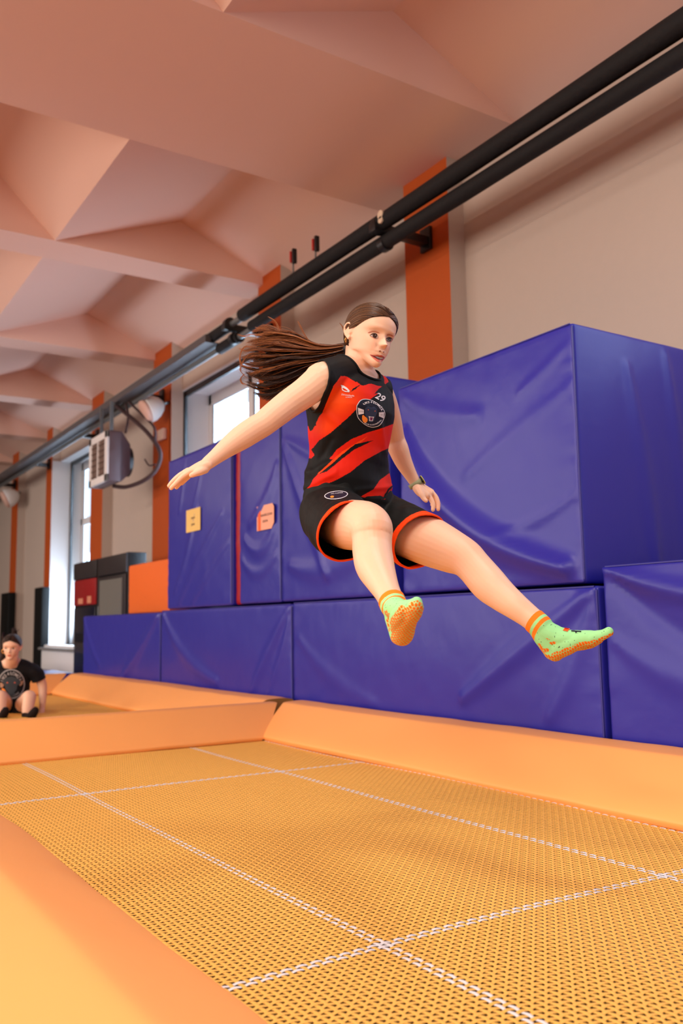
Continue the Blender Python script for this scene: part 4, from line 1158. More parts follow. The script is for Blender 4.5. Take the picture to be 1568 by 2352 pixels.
for i in range(120):      # stray hairs curling away from the mass
    v = rng.rand(); P_ = pony(v, 1.0, 26, 8 + 9 * rng.rand(), (rng.rand() - 0.5) * 0.08, 5000 + i, LP[i % NL])
    paths.append(P_); tint.append(cc * 0.5 + cb * 0.5); rad.append(0.00045)
for (pts) in ([(712, 788), (700, 770), (690, 750), (683, 738)], [(640, 760), (636, 745), (628, 735), (616, 728)], [(600, 770), (575, 768), (560, 772), (545, 768)], [(795, 775), (790, 762), (786, 750), (780, 742)], [(560, 860), (552, 870), (556, 880), (566, 884)],
              [(600, 800), (565, 796), (552, 812), (553, 836), (572, 844), (592, 836)], [(610, 812), (575, 812), (558, 830), (552, 850), (566, 868)], [(686, 802), (665, 815), (648, 838), (622, 850), (596, 846)], [(640, 790), (600, 800), (566, 806), (548, 800)]):
    for j in range(9):
        C = catmull(np.array(pts, float) + rng.randn(1, 2) * 0.9, 26); paths.append(np.array([W(x, y, td - 0.03 + 0.004 * j) for x, y in C])); tint.append(cb * 0.6 + cc * 0.4); rad.append(0.0005)
V3, F3 = strands(np.array(paths), np.array(rad), 4)
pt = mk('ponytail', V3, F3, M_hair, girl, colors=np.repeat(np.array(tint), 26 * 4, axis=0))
pt['label'] = 'long brown ponytail flying out behind'
# dense core of the ponytail
core = MB()
for v_, r_k in ((0.22, 0.8), (0.4, 1.0), (0.6, 1.1), (0.78, 0.9)):
    C = pony(v_, 0.80, 10, 0, 0.0, 1)
    rr = np.array([0.013, 0.016, 0.020, 0.024, 0.027, 0.029, 0.028, 0.025, 0.020, 0.010]) * r_k
    limb(core, list(zip(C, rr)), n=14)
CV, CF = remesh(core, 0.006, 3)
CV = CV + 0.002 * vnoise(CV, 60, 2)[:, None]
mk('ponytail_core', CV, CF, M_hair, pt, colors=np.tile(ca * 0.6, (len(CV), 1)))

# ---- jersey
js = MB()
loft(js, torso_rings(0.004))
limb(js, [(SR, 0.058), (W(770, 861, 2.68), 0.056), (NB, 0.064), (W(846, 882, 2.81), 0.049), (SL, 0.046)])
limb(js, [(SR, 0.057), (W(718, 905, 2.64), 0.054)])
JV, JF = remesh(js, 0.0034, 5, 0.5)
def plane_of(p, n): n = n / np.linalg.norm(n); return lambda P: (P - p) @ n
arm_r = plane_of(W(737, 893, 2.62), -WD(-0.88, 0.12, -0.46))
arm_l = plane_of(W(886, 893, 2.87), -WD(0.90, 0.10, 0.42))
a_, b_2, c_ = W(846, 886, 2.655), W(781, 833, 2.70), W(869, 862, 2.83)
nn_ = np.cross(b_2 - a_, c_ - a_); nn_ = nn_ if nn_ @ UPT > 0 else -nn_
nk = plane_of(a_, nn_)
naxis = xf(HX, [(0, -2.2, -9.0)])[0] - NB; naxis /= np.linalg.norm(naxis)
def f_neck(P):
    q = P - NB; rad_ = np.linalg.norm(q - (q @ naxis)[:, None] * naxis, axis=1)
    return np.maximum(-nk(P), rad_ - 0.082)
def hem_y(x): return np.interp(x, [690, 698, 712, 740, 780, 820, 850, 918], [1156, 1152, 1136, 1126, 1126, 1140, 1146, 1147])
def f_hem(P): 
    px, py, _ = proj(P); front = 1.0 / (1 + np.exp(-((P - W(800, 1150, 2.79)) @ FRO) / 0.01))
    y = hem_y(px) * front + 1150 * (1 - front); return (y - py) / 745.0
JV, JF = cut(JV, JF, arm_r); JV, JF = cut(JV, JF, arm_l); JV, JF = cut(JV, JF, f_neck); JV, JF = cut(JV, JF, f_hem)
JN = normals(JV, JF)
u_ = (JV - NB) @ LAT; v_ = (JV - NB) @ UPT; w_ = (JV - NB) @ FRO
low = np.clip((-v_ - 0.12) / 0.2, 0, 1)
wr = 0.0050 * vnoise(np.stack([u_ * 8 + v_ * 10, v_ * 16 - u_ * 8, w_ * 6], 1), 1.0, 3) * (0.4 + low) + 0.0030 * vnoise(np.stack([u_ * 22, v_ * 9, w_ * 20], 1), 1.0, 5) * low
for (pa, pb, ww, am) in (((718, 925), (790, 985), 9, 0.005), ((870, 975), (886, 1040), 7, 0.005), ((705, 1085), (760, 1060), 8, 0.005), ((700, 1120), (770, 1085), 7, 0.004), ((760, 1010), (720, 1075), 8, -0.004), ((868, 925), (872, 985), 8, 0.005), ((820, 1125), (900, 1118), 6, 0.003)):
    px, py, _ = proj(JV); d = np.array(pb) - np.array(pa); L2 = d @ d
    t = np.clip(((px - pa[0]) * d[0] + (py - pa[1]) * d[1]) / L2, 0, 1)
    dist = np.hypot(px - pa[0] - t * d[0], py - pa[1] - t * d[1])
    facing = ((JV - CAM) * JN).sum(1) < 0
    wr += am * np.exp(-(dist / ww) ** 2) * facing
JV = JV + JN * wr[:, None]
JV, JF = refine(JV, JF, 1)
px, py, _ = proj(JV); zx = (px - 500) * 2.8; zy = (py - 660) * 2.8
JN = normals(JV, JF); back = ((JV - CAM) * JN).sum(1) > 0
jag = 3.5 * vnoise(JV, 160, 4) + 5 * vnoise(JV, 50, 6)
zx2 = zx + jag; zy2 = zy - jag * 0.6
DARK = np.array(lin((10, 14, 18))[:3]); RED = np.array(lin((222, 22, 8))[:3]); ORG = np.array(lin((250, 84, 14))[:3])
P1 = [(795, 565), (870, 600), (930, 632), (985, 620), (1000, 560), (1060, 540), (1110, 600), (1110, 620), (1020, 690), (980, 720), (890, 785), (860, 815), (800, 870), (720, 940), (650, 985), (605, 1040), (622, 1080), (605, 1098), (560, 1100), (560, 895), (630, 890), (612, 790), (660, 725), (740, 640)]
P2 = [(1150, 870), (1060, 905), (960, 935), (860, 975), (770, 1040), (720, 1100), (740, 1105), (700, 1160), (645, 1200), (620, 1225), (590, 1275), (540, 1340), (540, 1392), (580, 1345), (620, 1310), (700, 1265), (760, 1240), (850, 1190), (950, 1110), (1060, 1050), (1110, 1030), (1130, 960)]
P3 = [(1110, 1190), (1040, 1240), (1000, 1300), (890, 1362), (900, 1400), (1200, 1400), (1180, 1330), (1130, 1225)]
S1 = [[(960, 990), (880, 1010), (800, 1075), (740, 1130), (650, 1200), (700, 1185), (800, 1102), (880, 1042), (1000, 985)], [(1128, 1268), (1090, 1300), (1060, 1358), (1076, 1350), (1105, 1305), (1128, 1282)],
      [(920, 622), (870, 650), (855, 672), (885, 655)], [(1100, 606), (1030, 655), (1000, 690), (1040, 676), (1100, 628)], [(1000, 880), (900, 925), (1020, 905), (1060, 890)]]
col = np.tile(DARK, (len(JV), 1))
bright = np.clip((zx * 0.35 - zy * 0.25 + 20) / 160, 0, 1)[:, None]
rg = np.clip(np.exp(-(((zx - 760) / 150) ** 2 + ((zy - 720) / 110) ** 2)) + 0.6 * np.exp(-(((zx - 690) / 90) ** 2 + ((zy - 900) / 60) ** 2)), 0, 1)[:, None]  # orange chest: fabric gradient and the light on it in one colour
c1 = RED * (1 - rg) + ORG * rg
for P_ in (P1, P2, P3):
    k = inpoly(zx2, zy2, P_); col[k] = c1[k] if P_ is P1 else (RED * 0.9 + ORG * 0.1)
strk = inpoly(zx2, zy2, [(640, 1200), (800, 1055), (960, 960), (930, 990), (820, 1080), (700, 1185)]); col[strk] = ORG * 0.8 + RED * 0.2
for P_ in S1: col[inpoly(zx2, zy2, P_)] = DARK
bk = back & (np.sin((u_.mean() + (JV - NB) @ LAT * 22 + (JV - NB) @ UPT * 30)) > 0.1); col[bk] = RED
fa = np.minimum(arm_r(JV), arm_l(JV)); fn = f_neck(JV)
col[fn < 0.019] = DARK; col[(arm_r(JV) < 0.020)] = DARK; col[(arm_l(JV) < 0.012)] = DARK
shr = inpoly(zx, zy, [(630, 500), (665, 480), (690, 500), (660, 512)]); col[shr] = RED
jersey = mk('jersey', JV, JF, M_fabric, girl, colors=col)
sm = jersey.modifiers.new('thickness', 'SOLIDIFY'); sm.thickness = 0.0025; sm.offset = -1
jersey['label'] = 'sleeveless red, orange and black jersey with a round crest'
M_trim = mat('black_trim', (14, 17, 20), 0.65, 0.2)
for P_ in rims(JV, JF):
    c_ = P_.mean(axis=0); h_ = (c_ - NB) @ UPT
    if h_ > -0.20: piping(P_, 0.0034, M_trim, 'neck_trim' if abs((c_ - NB) @ LAT) < 0.06 else 'armhole_trim', jersey)
JB = bvh_of(JV, JF)
def Z1(x, y): return (500 + x / 2.8, 660 + y / 2.8)
def ZL(x, y): return (780 + x / 11.2, 860 + y / 11.2)
# round crest: egg-shaped ring of the badge as it lies on the chest
crest_o = chord([ZL(*p) for p in [(430, 800), (520, 670), (640, 630), (800, 655), (960, 740), (1100, 870), (1165, 1000), (1130, 1150), (1030, 1310), (860, 1365), (700, 1330), (560, 1230), (460, 1110), (425, 950), (430, 800)]], 60)[:-1]
cc_ = crest_o.mean(axis=0)
crest = decal(JB, [tuple(p) for p in crest_o], M_print, 'club_crest', jersey, off=0.0016, step=3)
crest['label'] = 'round club crest with white rim'
decal(JB, [tuple(cc_ + (p - cc_) * 0.955) for p in crest_o], M_navy, 'crest_field', crest, off=0.0026, step=3)
th = math.radians(-24)
def earc(cx, cy, rx, ry, a0, a1, flip=False): return (cx, cy, rx, ry, math.radians(a0), math.radians(a1), flip, th)
ccx, ccy = ZL(790, 1000)
text_decal(JB, 'UKS 4 ŁOMŻA', 6.4, None, M_print, 'crest_text', crest, off=0.0036, bold=0.10, arc=earc(ccx, ccy, 26.5, 25.0, 152, 38))
text_decal(JB, 'KLUB KOSZYKÓWKI', 4.0, None, M_print, 'crest_text', crest, off=0.0036, bold=0.05, arc=earc(ccx, ccy, 28.5, 26.0, 262, 350, True))
for q in ([(460, 855), (612, 910), (612, 1010), (475, 1035)], [(1000, 975), (1130, 968), (1120, 1130), (1000, 1075)]):
    decal(JB, [ZL(*p) for p in q], M_print, 'crest_plate', crest, off=0.0034, step=3)
text_decal(JB, 'ŁOMŻA', 3.0, [[1, 0, ZL(540, 950)[0]], [0.1, -1, ZL(540, 950)[1]]], M_navy, 'crest_text', crest, off=0.0044)
text_decal(JB, '2015', 3.2, [[1, 0, ZL(1068, 1040)[0]], [0.05, -1, ZL(1068, 1040)[1]]], M_navy, 'crest_text', crest, off=0.0044)
M_ball = mat('ball_print', (240, 140, 50), 0.6, 0.3)
decal(JB, [tuple(p) for p in chord([ZL(*p) for p in [(570, 1060), (600, 1040), (640, 1080), (690, 1120), (708, 1180), (670, 1238), (610, 1232), (568, 1150), (570, 1060)]], 28)[:-1]], M_ball, 'crest_ball', crest, off=0.0034, step=3)
# animal muzzle of the badge: dark head with small eyes, open mouth
M_grey = mat('grey_print', (44, 58, 88), 0.6, 0.3)
decal(JB, [ZL(*p) for p in [(650, 860), (720, 820), (800, 850), (880, 830), (950, 890), (960, 980), (920, 1060), (880, 1180), (820, 1230), (750, 1220), (700, 1140), (640, 1020)]], M_grey, 'crest_head', crest, off=0.0032, step=3)
for x in ((725, 910), (900, 940)):
    decal(JB, [ZL(x[0] + 14 * math.cos(t), x[1] + 14 * math.sin(t)) for t in np.linspace(0, 6.28, 9)[:-1]], M_lip, 'crest_eye', crest, off=0.0042, step=3)
decal(JB, [ZL(*p) for p in [(730, 1070), (800, 1085), (875, 1085), (850, 1140), (840, 1200), (745, 1195), (750, 1130)]], M_print, 'crest_mouth', crest, off=0.0040, step=3)
decal(JB, [ZL(*p) for p in [(765, 1095), (845, 1105), (820, 1180), (770, 1180)]], mat('plum_print', (110, 40, 90), 0.6, 0.3), 'crest_tongue', crest, off=0.0048, step=3)
c9 = ZL(1040, 600)
n29 = text_decal(JB, '29', 27, [[0.72, 0.42, c9[0]], [0.42, -0.62, c9[1]]], M_print, 'shirt_number', jersey, off=0.0018, bold=0.55)
cs = ZL(205, 535)
text_decal(JB, 'Zdrowolandia', 5.2, [[1.0, 0.1, cs[0]], [0.12, -1, cs[1]]], M_print, 'sponsor_text', jersey, off=0.0018, bold=0.04)
cs = ZL(235, 590)
text_decal(JB, 'ŁOMŻA', 3.8, [[1.15, 0.1, cs[0]], [0.05, -1, cs[1]]], M_print, 'sponsor_text', jersey, off=0.0018, bold=0.02)
sw = decal(JB, [ZL(*p) for p in [(20, 265), (100, 290), (190, 350), (255, 420), (240, 460), (140, 450), (60, 410), (45, 340)]], M_print, 'sponsor_mark', jersey, off=0.0018, step=3, holes=[[ZL(*p) for p in [(75, 345), (130, 370), (200, 420), (190, 435), (110, 415), (75, 385)]]])

# ---- shorts
ss = MB()
ellipsoid(ss, W(802, 1172, 2.79), [LAT * 0.162, FRO * 0.118, UPT * 0.100], 32)
loft(ss, [ring(800, 1120, 2.785, 0.150, 0.116), ring(800, 1150, 2.79, 0.158, 0.122), ring(800, 1190, 2.80, 0.150, 0.110), ring(802, 1215, 2.80, 0.10, 0.08)])
limb(ss, [(W(762, 1180, 2.73), 0.100), (W(778, 1202, 2.62), 0.098), (W(790, 1216, 2.52), 0.090), (W(800, 1226, 2.44), 0.088)], n=32)
limb(ss, [(W(866, 1194, 2.87), 0.096), (W(905, 1216, 2.80), 0.096), (W(940, 1231, 2.73), 0.093), (W(980, 1250, 2.67), 0.089)], n=32)
SV, SF = remesh(ss, 0.0034, 6, 0.5)
def pl3(a, b, c, inside):
    n = np.cross(b - a, c - a); n /= np.linalg.norm(n); n = n if (inside - a) @ n > 0 else -n
    return lambda P: (P - a) @ n
hip_in = W(802, 1172, 2.79)
US = bvh_of(SV, SF)
ra, rb, la, lb = onto(US, [800, 736, 962, 910], [1152, 1203, 1184, 1232], 0.0)
cut_r = pl3(ra, rb, W(800, 1290, 2.53), hip_in)
cut_l = pl3(la, lb, W(945, 1303, 2.72), hip_in)
# each leg opening is cut only on its own side
def f_r(P):
    x, y, d = proj(P); own = (P - W(790, 1216, 2.52)); near = np.linalg.norm(P - W(800, 1220, 2.47), axis=1) < np.linalg.norm(P - W(965, 1255, 2.69), axis=1)
    return np.where(near, cut_r(P), 1.0)
def f_l(P):
    near = np.linalg.norm(P - W(800, 1220, 2.47), axis=1) >= np.linalg.norm(P - W(965, 1255, 2.69), axis=1)
    return np.where(near, cut_l(P), 1.0)
SV, SF = cut(SV, SF, f_r); SV, SF = cut(SV, SF, f_l)
SV, SF = cut(SV, SF, lambda P: (W(802, 1118, 2.79) - P) @ UPT)
SN = normals(SV, SF)
SV = SV + SN * (0.004 * vnoise(SV, 14, 8) + 0.003 * vnoise(SV * np.array([1, 1, 0.5]), 34, 9))[:, None]
SV, SF = refine(SV, SF, 1)
dr = f_r(SV); dl = f_l(SV)
scol = np.tile(np.array(lin((16, 19, 20))[:3]), (len(SV), 1))
ho = (dr < 0.017) | (dl < 0.019); scol[ho] = np.array(lin((244, 70, 14))[:3])
shorts = mk('shorts', SV, SF, M_fabric, girl, colors=scol)
sm = shorts.modifiers.new('thickness', 'SOLIDIFY'); sm.thickness = 0.0025; sm.offset = -1
shorts['label'] = 'loose black shorts with orange hems'
M_hem = mat('orange_hem', (246, 78, 18), 0.65, 0.2)
for P_ in rims(SV, SF):
    c_ = P_.mean(axis=0)
    if (c_ - hip_in) @ UPT < 0.02: piping(P_, 0.0030, M_hem, 'hem_piping', shorts)
SB = bvh_of(SV, SF)
def Z6(x, y): return (660 + x / 3.92, 1060 + y / 3.92)
lg = decal(SB, [(Z6(438, 304)[0] + 27 * math.cos(t), Z6(438, 304)[1] + 9.5 * math.sin(t) - 2.5 * math.cos(t)) for t in np.linspace(0, 6.283, 33)[:-1]], M_print, 'shorts_crest', shorts, off=0.0016, step=3)
decal(SB, [(Z6(438, 304)[0] + 25 * math.cos(t), Z6(438, 304)[1] + 8.0 * math.sin(t) - 2.4 * math.cos(t)) for t in np.linspace(0, 6.283, 33)[:-1]], M_navy, 'crest_field', lg, off=0.0026, step=3)
decal(SB, [Z6(*p) for p in [(385, 320), (400, 312), (420, 315), (415, 330), (392, 332)]], M_ball, 'crest_ball', lg, off=0.0036, step=3)
text_decal(SB, 'UKS 4 ŁOMŻA', 5.5, [[0.8, 0, Z6(445, 290)[0]], [-0.08, -0.6, Z6(445, 290)[1]]], M_print, 'crest_text', lg, off=0.0036)

# ---- socks
GREEN = np.array(lin((160, 236, 166))[:3]); SOR = np.array(lin((255, 138, 40))[:3]); GRIP = np.array(lin((236, 118, 24))[:3])
def sock(pieces, ankle, knee, top, sole_n, seed, leg_pts, label):
    mb = MB(); pieces(mb, 1.0)
    limb(mb, leg_pts, n=24)
    V, F = remesh(mb, 0.0022, 4, 0.5)
    ax = (knee - ankle) / np.linalg.norm(knee - ankle)
    f = lambda P: (top - (P - ankle) @ ax)
    V, F = cut(V, F, f, 0.0015)
    N = normals(V, F); V = V + N * (0.0008 * vnoise(V, 90, seed))[:, None]
    V, F = refine(V, F, 1); N = normals(V, F)
    h = top - (V - ankle) @ ax
    c = np.tile(GREEN, (len(V), 1))
    c[(h < 0.0155)] = SOR; c[(h > 0.024) & (h < 0.035)] = SOR
    low_ = (h > 0.05)
    # rubber grip dots on the sole
    n = sole_n / np.linalg.norm(sole_n); a = np.cross(n, [0.2, 0.3, 1.0]); a /= np.linalg.norm(a); b = np.cross(n, a)
    x = (V - ankle) @ a / 0.0078; y = (V - ankle) @ b / 0.0068
    row = np.floor(y); x2 = x + 0.5 * (row % 2)
    dd = np.hypot(x2 - np.floor(x2) - 0.5, (y - row - 0.5) * 0.87)
    sole = (N @ n > 0.25) & low_
    c[sole & (dd < 0.44)] = GRIP
    spk = (vnoise(V, 260, seed + 5) > 0.80) & ~sole & (h > 0.036); c[spk] = np.array(lin((70, 90, 60))[:3])
    o = mk('sock', V, F, mat('sock_knit', (170, 230, 130), 0.85, 0.15, attr='tint', bump=0.3, bscale=400, bdist=0.002), girl, colors=c)
    o['label'] = label
    return o, bvh_of(V, F)
s1, _ = sock(foot_pieces, W(905, 1393, 2.125), W(875, 1332, 2.22), 0.022, WD(0.05, -0.45, -0.9), 21,
         [(W(910, 1400, 2.115), 0.0325), (W(903, 1388, 2.13), 0.0330), (W(889, 1360, 2.175), 0.0350), (W(882, 1346, 2.19), 0.037)], 'mint green grip sock seen from the sole')
s2, s2b = sock(foot_pieces2, W(1234, 1432, 2.385), W(1183, 1392, 2.43), 0.013, WD(0.28, -0.95, -0.12), 22,
         [(W(1240, 1438, 2.38), 0.0335), (W(1228, 1427, 2.39), 0.0335), (W(1212, 1414, 2.405), 0.0350), (W(1203, 1407, 2.41), 0.0365)], 'mint green grip sock seen from the side')
def Z7(x, y): return (1000 + x / 3.484, 1160 + y / 3.484)
decal(s2b, [Z7(*p) for p in [(1018, 1004), (1035, 981), (1075, 988), (1055, 1014)]], mat('sock_orange', (250, 100, 40), 0.8, 0.2), 'sock_mark', s2, off=0.002, step=3)
decal(s2b, [Z7(*p) for p in [(1085, 1004), (1165, 1010), (1165, 1018), (1130, 1014), (1128, 1028), (1118, 1024), (1116, 1014), (1085, 1012)]], M_navy, 'sock_mark', s2, off=0.002, step=3)

# ---- wrist watch
wc = W(949, 1104, 2.99); wa = W(956, 1113, 2.99) - W(944, 1093, 2.99); wa /= np.linalg.norm(wa)
u1 = np.cross(wa, WD(0, 0, 1)); u1 /= np.linalg.norm(u1); u2 = np.cross(wa, u1)
wt = W(954, 1112, 2.99)
V = []; n = 36
for (o_, r_) in ((-0.0085, 0.0228), (-0.0085, 0.0246), (0.0085, 0.0240), (0.0085, 0.0222)):
    for i in range(n):
        a = 2 * math.pi * i / n; V.append(wt + wa * o_ + (u1 * math.cos(a) + u2 * math.sin(a)) * r_)
F = [((k % 4) * n + i, (k % 4) * n + (i + 1) % n, ((k + 1) % 4) * n + (i + 1) % n, ((k + 1) % 4) * n + i) for k in range(4) for i in range(n)]
watch = mk('wrist_watch', V, F, mat('olive_strap', (150, 158, 120), 0.5, 0.4), girl); watch['label'] = 'pale green strap watch'
fc = wt + (u1 if (u1 @ WD(1, 0.3, 0)) > 0 else -u1) * 0.0262
uu = (u1 if (u1 @ WD(1, 0.3, 0)) > 0 else -u1)
f = MB(); V, F = tube([fc - uu * 0.003, fc + uu * 0.004], [0.0155, 0.0145], 20); f.add(V, F)
f.build('watch_face', mat('watch_dark', (20, 24, 20), 0.2, 0.5), watch, smooth=True)
V, F = tube([fc + u2 * 0.0150 * math.cos(a) + wa * 0.0150 * math.sin(a) + uu * 0.003 for a in np.linspace(0, 2 * math.pi, 24)], 0.0016, 6)
mk('watch_bezel', V, F, mat('watch_yellow', (220, 220, 120), 0.4, 0.4), watch)
# ================================================================ the girl sitting on the far trampoline
rng2 = np.random.RandomState(5)
H2 = W(27.5, 1486, 7.36)
HX2 = head_frame(H2, WD(0.12, 0.02, -0.99), WD(0.03, 1, 0.02), 0.0094)
UP2 = WD(0, 0.97, -0.15); UP2 /= np.linalg.norm(UP2); LA2 = WD(1, -0.02, -0.05); LA2 -= UP2 * (LA2 @ UP2); LA2 /= np.linalg.norm(LA2)
FR2 = np.cross(LA2, UP2); FR2 = FR2 if FR2 @ WD(0, 0, -1) > 0 else -FR2
b2 = MB()
def rg2(px, py, d, a, b): return (W(px, py, d), LA2 * a, FR2 * b, 0.92)
def tr2(o): return [rg2(27, 1632, 7.52, 0.15 + o, 0.11 + o), rg2(27, 1620, 7.52, 0.145 + o, 0.11 + o), rg2(27, 1590, 7.53, 0.135 + o, 0.10 + o), rg2(27, 1560, 7.52, 0.15 + o, 0.105 + o), rg2(27, 1538, 7.50, 0.145 + o, 0.09 + o), rg2(27, 1525, 7.48, 0.08 + o, 0.05 + o)]
loft(b2, tr2(-0.006))
S2L, S2R = W(74, 1540, 7.50), W(-20, 1540, 7.50)
limb(b2, [(S2L, 0.050), (W(50, 1530, 7.48), 0.052), (W(27, 1524, 7.46), 0.056), (W(4, 1530, 7.48), 0.052), (S2R, 0.050)])
limb(b2, [(W(27, 1526, 7.46), 0.055), (xf(HX2, [(0, -1.6, -9.5)])[0], 0.050), (xf(HX2, [(0, -2, -4)])[0], 0.05)])
limb(b2, [(S2L, 0.050), (W(88, 1552, 7.52), 0.044), (W(97, 1575, 7.54), 0.038), (W(98, 1600, 7.52), 0.032), (W(97, 1626, 7.48), 0.023), (W(96, 1636, 7.44), 0.022)])
limb(b2, [(S2R, 0.050), (W(-34, 1555, 7.52), 0.044), (W(-42, 1590, 7.54), 0.034), (W(-44, 1630, 7.46), 0.022)])
for s_, x0_ in ((1, 96), (-1, -44)):
    limb(b2, [(W(x0_, 1634, 7.45), 0.022), (W(x0_, 1640, 7.39), 0.018)], dens=0.01)
    for k in range(4):
        x = x0_ + (k - 1.5) * 5.2
        limb(b2, [(W(x, 1640.5, 7.39), 0.0095), (W(x + (k - 1.5), 1642.5, 7.345), 0.0085), (W(x + (k - 1.5) * 1.2, 1644, 7.31), 0.007)], n=10, dens=0.006)
    limb(b2, [(W(x0_ - 5 * s_, 1638, 7.42), 0.011), (W(x0_ - 12 * s_, 1641, 7.38), 0.0085)], n=10, dens=0.006)
for kx, hx, ax_ in ((67, 45, 60), (2, 10, 0)):
    limb(b2, [(W(hx, 1632, 7.50), 0.080), (W((hx + kx) / 2 + 2, 1614, 7.36), 0.068), (W(kx, 1601, 7.22), 0.055), (W(kx - 1, 1612, 7.17), 0.050), (W((kx + ax_) / 2, 1630, 7.12), 0.046), (W(ax_, 1647, 7.06), 0.030)], n=20)
b2.add(xf(HX2, HEAD_V), HEAD_F)
ear_pieces(b2, HX2, 1); ear_pieces(b2, HX2, -1)
V2, F2 = remesh(b2, 0.0045, 2)
g2 = mk('person', V2, F2, M_skin, colors=skin_tint(V2, [(xf(HX2, [(4, 7, -3)])[0], 0.02, 0.4), (xf(HX2, [(-4, 7, -3)])[0], 0.02, 0.4)]))
tag(g2, 'person in a black crest T-shirt sitting on the far trampoline, leaning back on straight arms', 'person')
B2 = bvh_of(V2, F2)
def fp(x, y): return [float(q) for q in proj(xf(HX2, [(x, 8.5, y)])[0])[:2]]
for s_ in (1, -1):
    ex, ey = fp(3.05 * s_, -0.1)
    e_ = decal(B2, [(ex + 3.6 * math.cos(t), ey + 1.5 * math.sin(t)) for t in np.linspace(0, 6.28, 13)[:-1]], M_sclera, 'eye', g2, off=0.002, step=2)
    decal(B2, [(ex + 1.7 * math.cos(t), ey + 1.5 * math.sin(t)) for t in np.linspace(0, 6.28, 13)[:-1]], M_iris, 'iris', e_, off=0.004, step=2)
    decal(B2, [(ex - 3.9, ey - 0.6), (ex, ey - 2.2), (ex + 3.9, ey - 0.6), (ex, ey - 1.2)], M_lash, 'eyelashes', e_, off=0.005, step=2)
    bx, by = fp(3.05 * s_, 2.0)
    decal(B2, [(bx - 4.5, by + 0.8), (bx, by - 0.8), (bx + 4.5, by + 0.8), (bx, by + 0.4)], M_brow, 'eyebrow', g2, off=0.002, step=2)
mx_, my_ = fp(0, -6.2)
decal(B2, [(mx_ - 5, my_ - 0.4), (mx_ - 1, my_ - 1.6), (mx_ + 1, my_ - 1.6), (mx_ + 5, my_ - 0.8), (mx_ + 2, my_ + 2.2), (mx_ - 2, my_ + 2.2)], M_lip, 'lips', g2, off=0.002, step=2)
cap2 = hair_cap(HX2, (0, -9.0, 3.5), rng2, 700, g2, 0.0016, cols=((34, 22, 16), (70, 46, 32)))
# loose curls on top and behind
ps = []
for i in range(160):
    a = rng2.rand() * 6.28; o = xf(HX2, [(2.0 * math.cos(a), -7.5, 7.5 + 2 * math.sin(a))])[0]
    t = np.linspace(0, 1, 16); ph = rng2.rand() * 6
    L_ = 0.03 + 0.06 * rng2.rand() ** 2
    q = o[None, :] + WD(math.cos(a) * 0.5, 0.9, 0.1)[None, :] * (t * L_)[:, None] + WD(1, 0, 0)[None, :] * (0.014 * np.sin(7 * t + ph))[:, None] + WD(0, 0, 1)[None, :] * (0.014 * np.cos(6 * t + ph))[:, None]
    ps.append(q)
for i in range(260):     # hair hanging behind her right shoulder
    ph = rng2.rand() * 6; t = np.linspace(0, 1, 16); x = -6 + 8 * rng2.rand()
    q = np.array([W(8 + (x - 4) * tt + 2 * math.sin(5 * tt + ph), 1452 + 20 * math.sin(2.4 * tt) * 0 + 78 * tt, 7.46 + 0.02 * math.sin(ph)) for tt in t]); ps.append(q)
V3, F3 = strands(np.array(ps), 0.0014, 4)
mk('loose_hair', V3, F3, M_hair, cap2, colors=np.tile(np.array(lin((50, 32, 24))[:3]), (len(V3), 1)))
ec = xf(HX2, [(7.3, -1.0, -4.0)])[0]
V, F = tube([ec + WD(1, 0, 0) * 0.014 * math.cos(a) + WD(0, 1, 0) * 0.016 * math.sin(a) for a in np.linspace(0, 6.283, 20)], 0.004, 8)
mk('hoop_earring', V, F, M_gold, g2)
# t-shirt
ts = MB(); loft(ts, tr2(0.006))
limb(ts, [(S2L, 0.060), (W(50, 1531, 7.48), 0.060), (W(27, 1527, 7.47), 0.060), (W(4, 1531, 7.48), 0.060), (S2R, 0.060)])
limb(ts, [(S2L, 0.062), (W(86, 1552, 7.52), 0.060), (W(96, 1575, 7.54), 0.056)]); limb(ts, [(S2R, 0.062), (W(-33, 1552, 7.52), 0.060), (W(-42, 1575, 7.54), 0.056)])
TV, TF = remesh(ts, 0.006, 4)
n2 = W(27, 1526, 7.46)
TV, TF = cut(TV, TF, lambda P: np.maximum(np.linalg.norm((P - n2) - ((P - n2) @ UP2)[:, None] * UP2, axis=1) - 0.075, -((P - n2) @ UP2) - 0.02), 0.004)
TV, TF = cut(TV, TF, lambda P: (P - W(27, 1616, 7.5)) @ UP2, 0.004)
cl = W(91, 1560, 7.53); cn = (W(97, 1577, 7.54) - W(84, 1545, 7.51)); cn /= np.linalg.norm(cn)
cr = W(-38, 1560, 7.53); cn2 = (W(-42, 1577, 7.54) - W(-30, 1545, 7.51)); cn2 /= np.linalg.norm(cn2)
TV, TF = cut(TV, TF, lambda P: np.where(proj(P)[0] > 68, -(P - cl) @ cn, 1.0), 0.004)
TV, TF = cut(TV, TF, lambda P: np.where(proj(P)[0] < -14, -(P - cr) @ cn2, 1.0), 0.004)
TN = normals(TV, TF); TV = TV + TN * (0.006 * vnoise(TV, 16, 3))[:, None]
M_tee = mat('black_cotton', (22, 22, 26), 0.8, 0.2)
tee = mk('t_shirt', TV, TF, M_tee, g2); sm = tee.modifiers.new('thickness', 'SOLIDIFY'); sm.thickness = 0.003; sm.offset = -1
TB = bvh_of(TV, TF)
M_pg = mat('grey_print', (168, 168, 170), 0.7, 0.2)
cx2, cy2 = 26, 1571
ringo = [(cx2 + 31 * math.cos(t), cy2 + 34 * math.sin(t)) for t in np.linspace(0, 2 * math.pi, 49)[:-1]]
ringi = [(cx2 + 28.6 * math.cos(t), cy2 + 31.6 * math.sin(t)) for t in np.linspace(0, 2 * math.pi, 49)[:-1]]
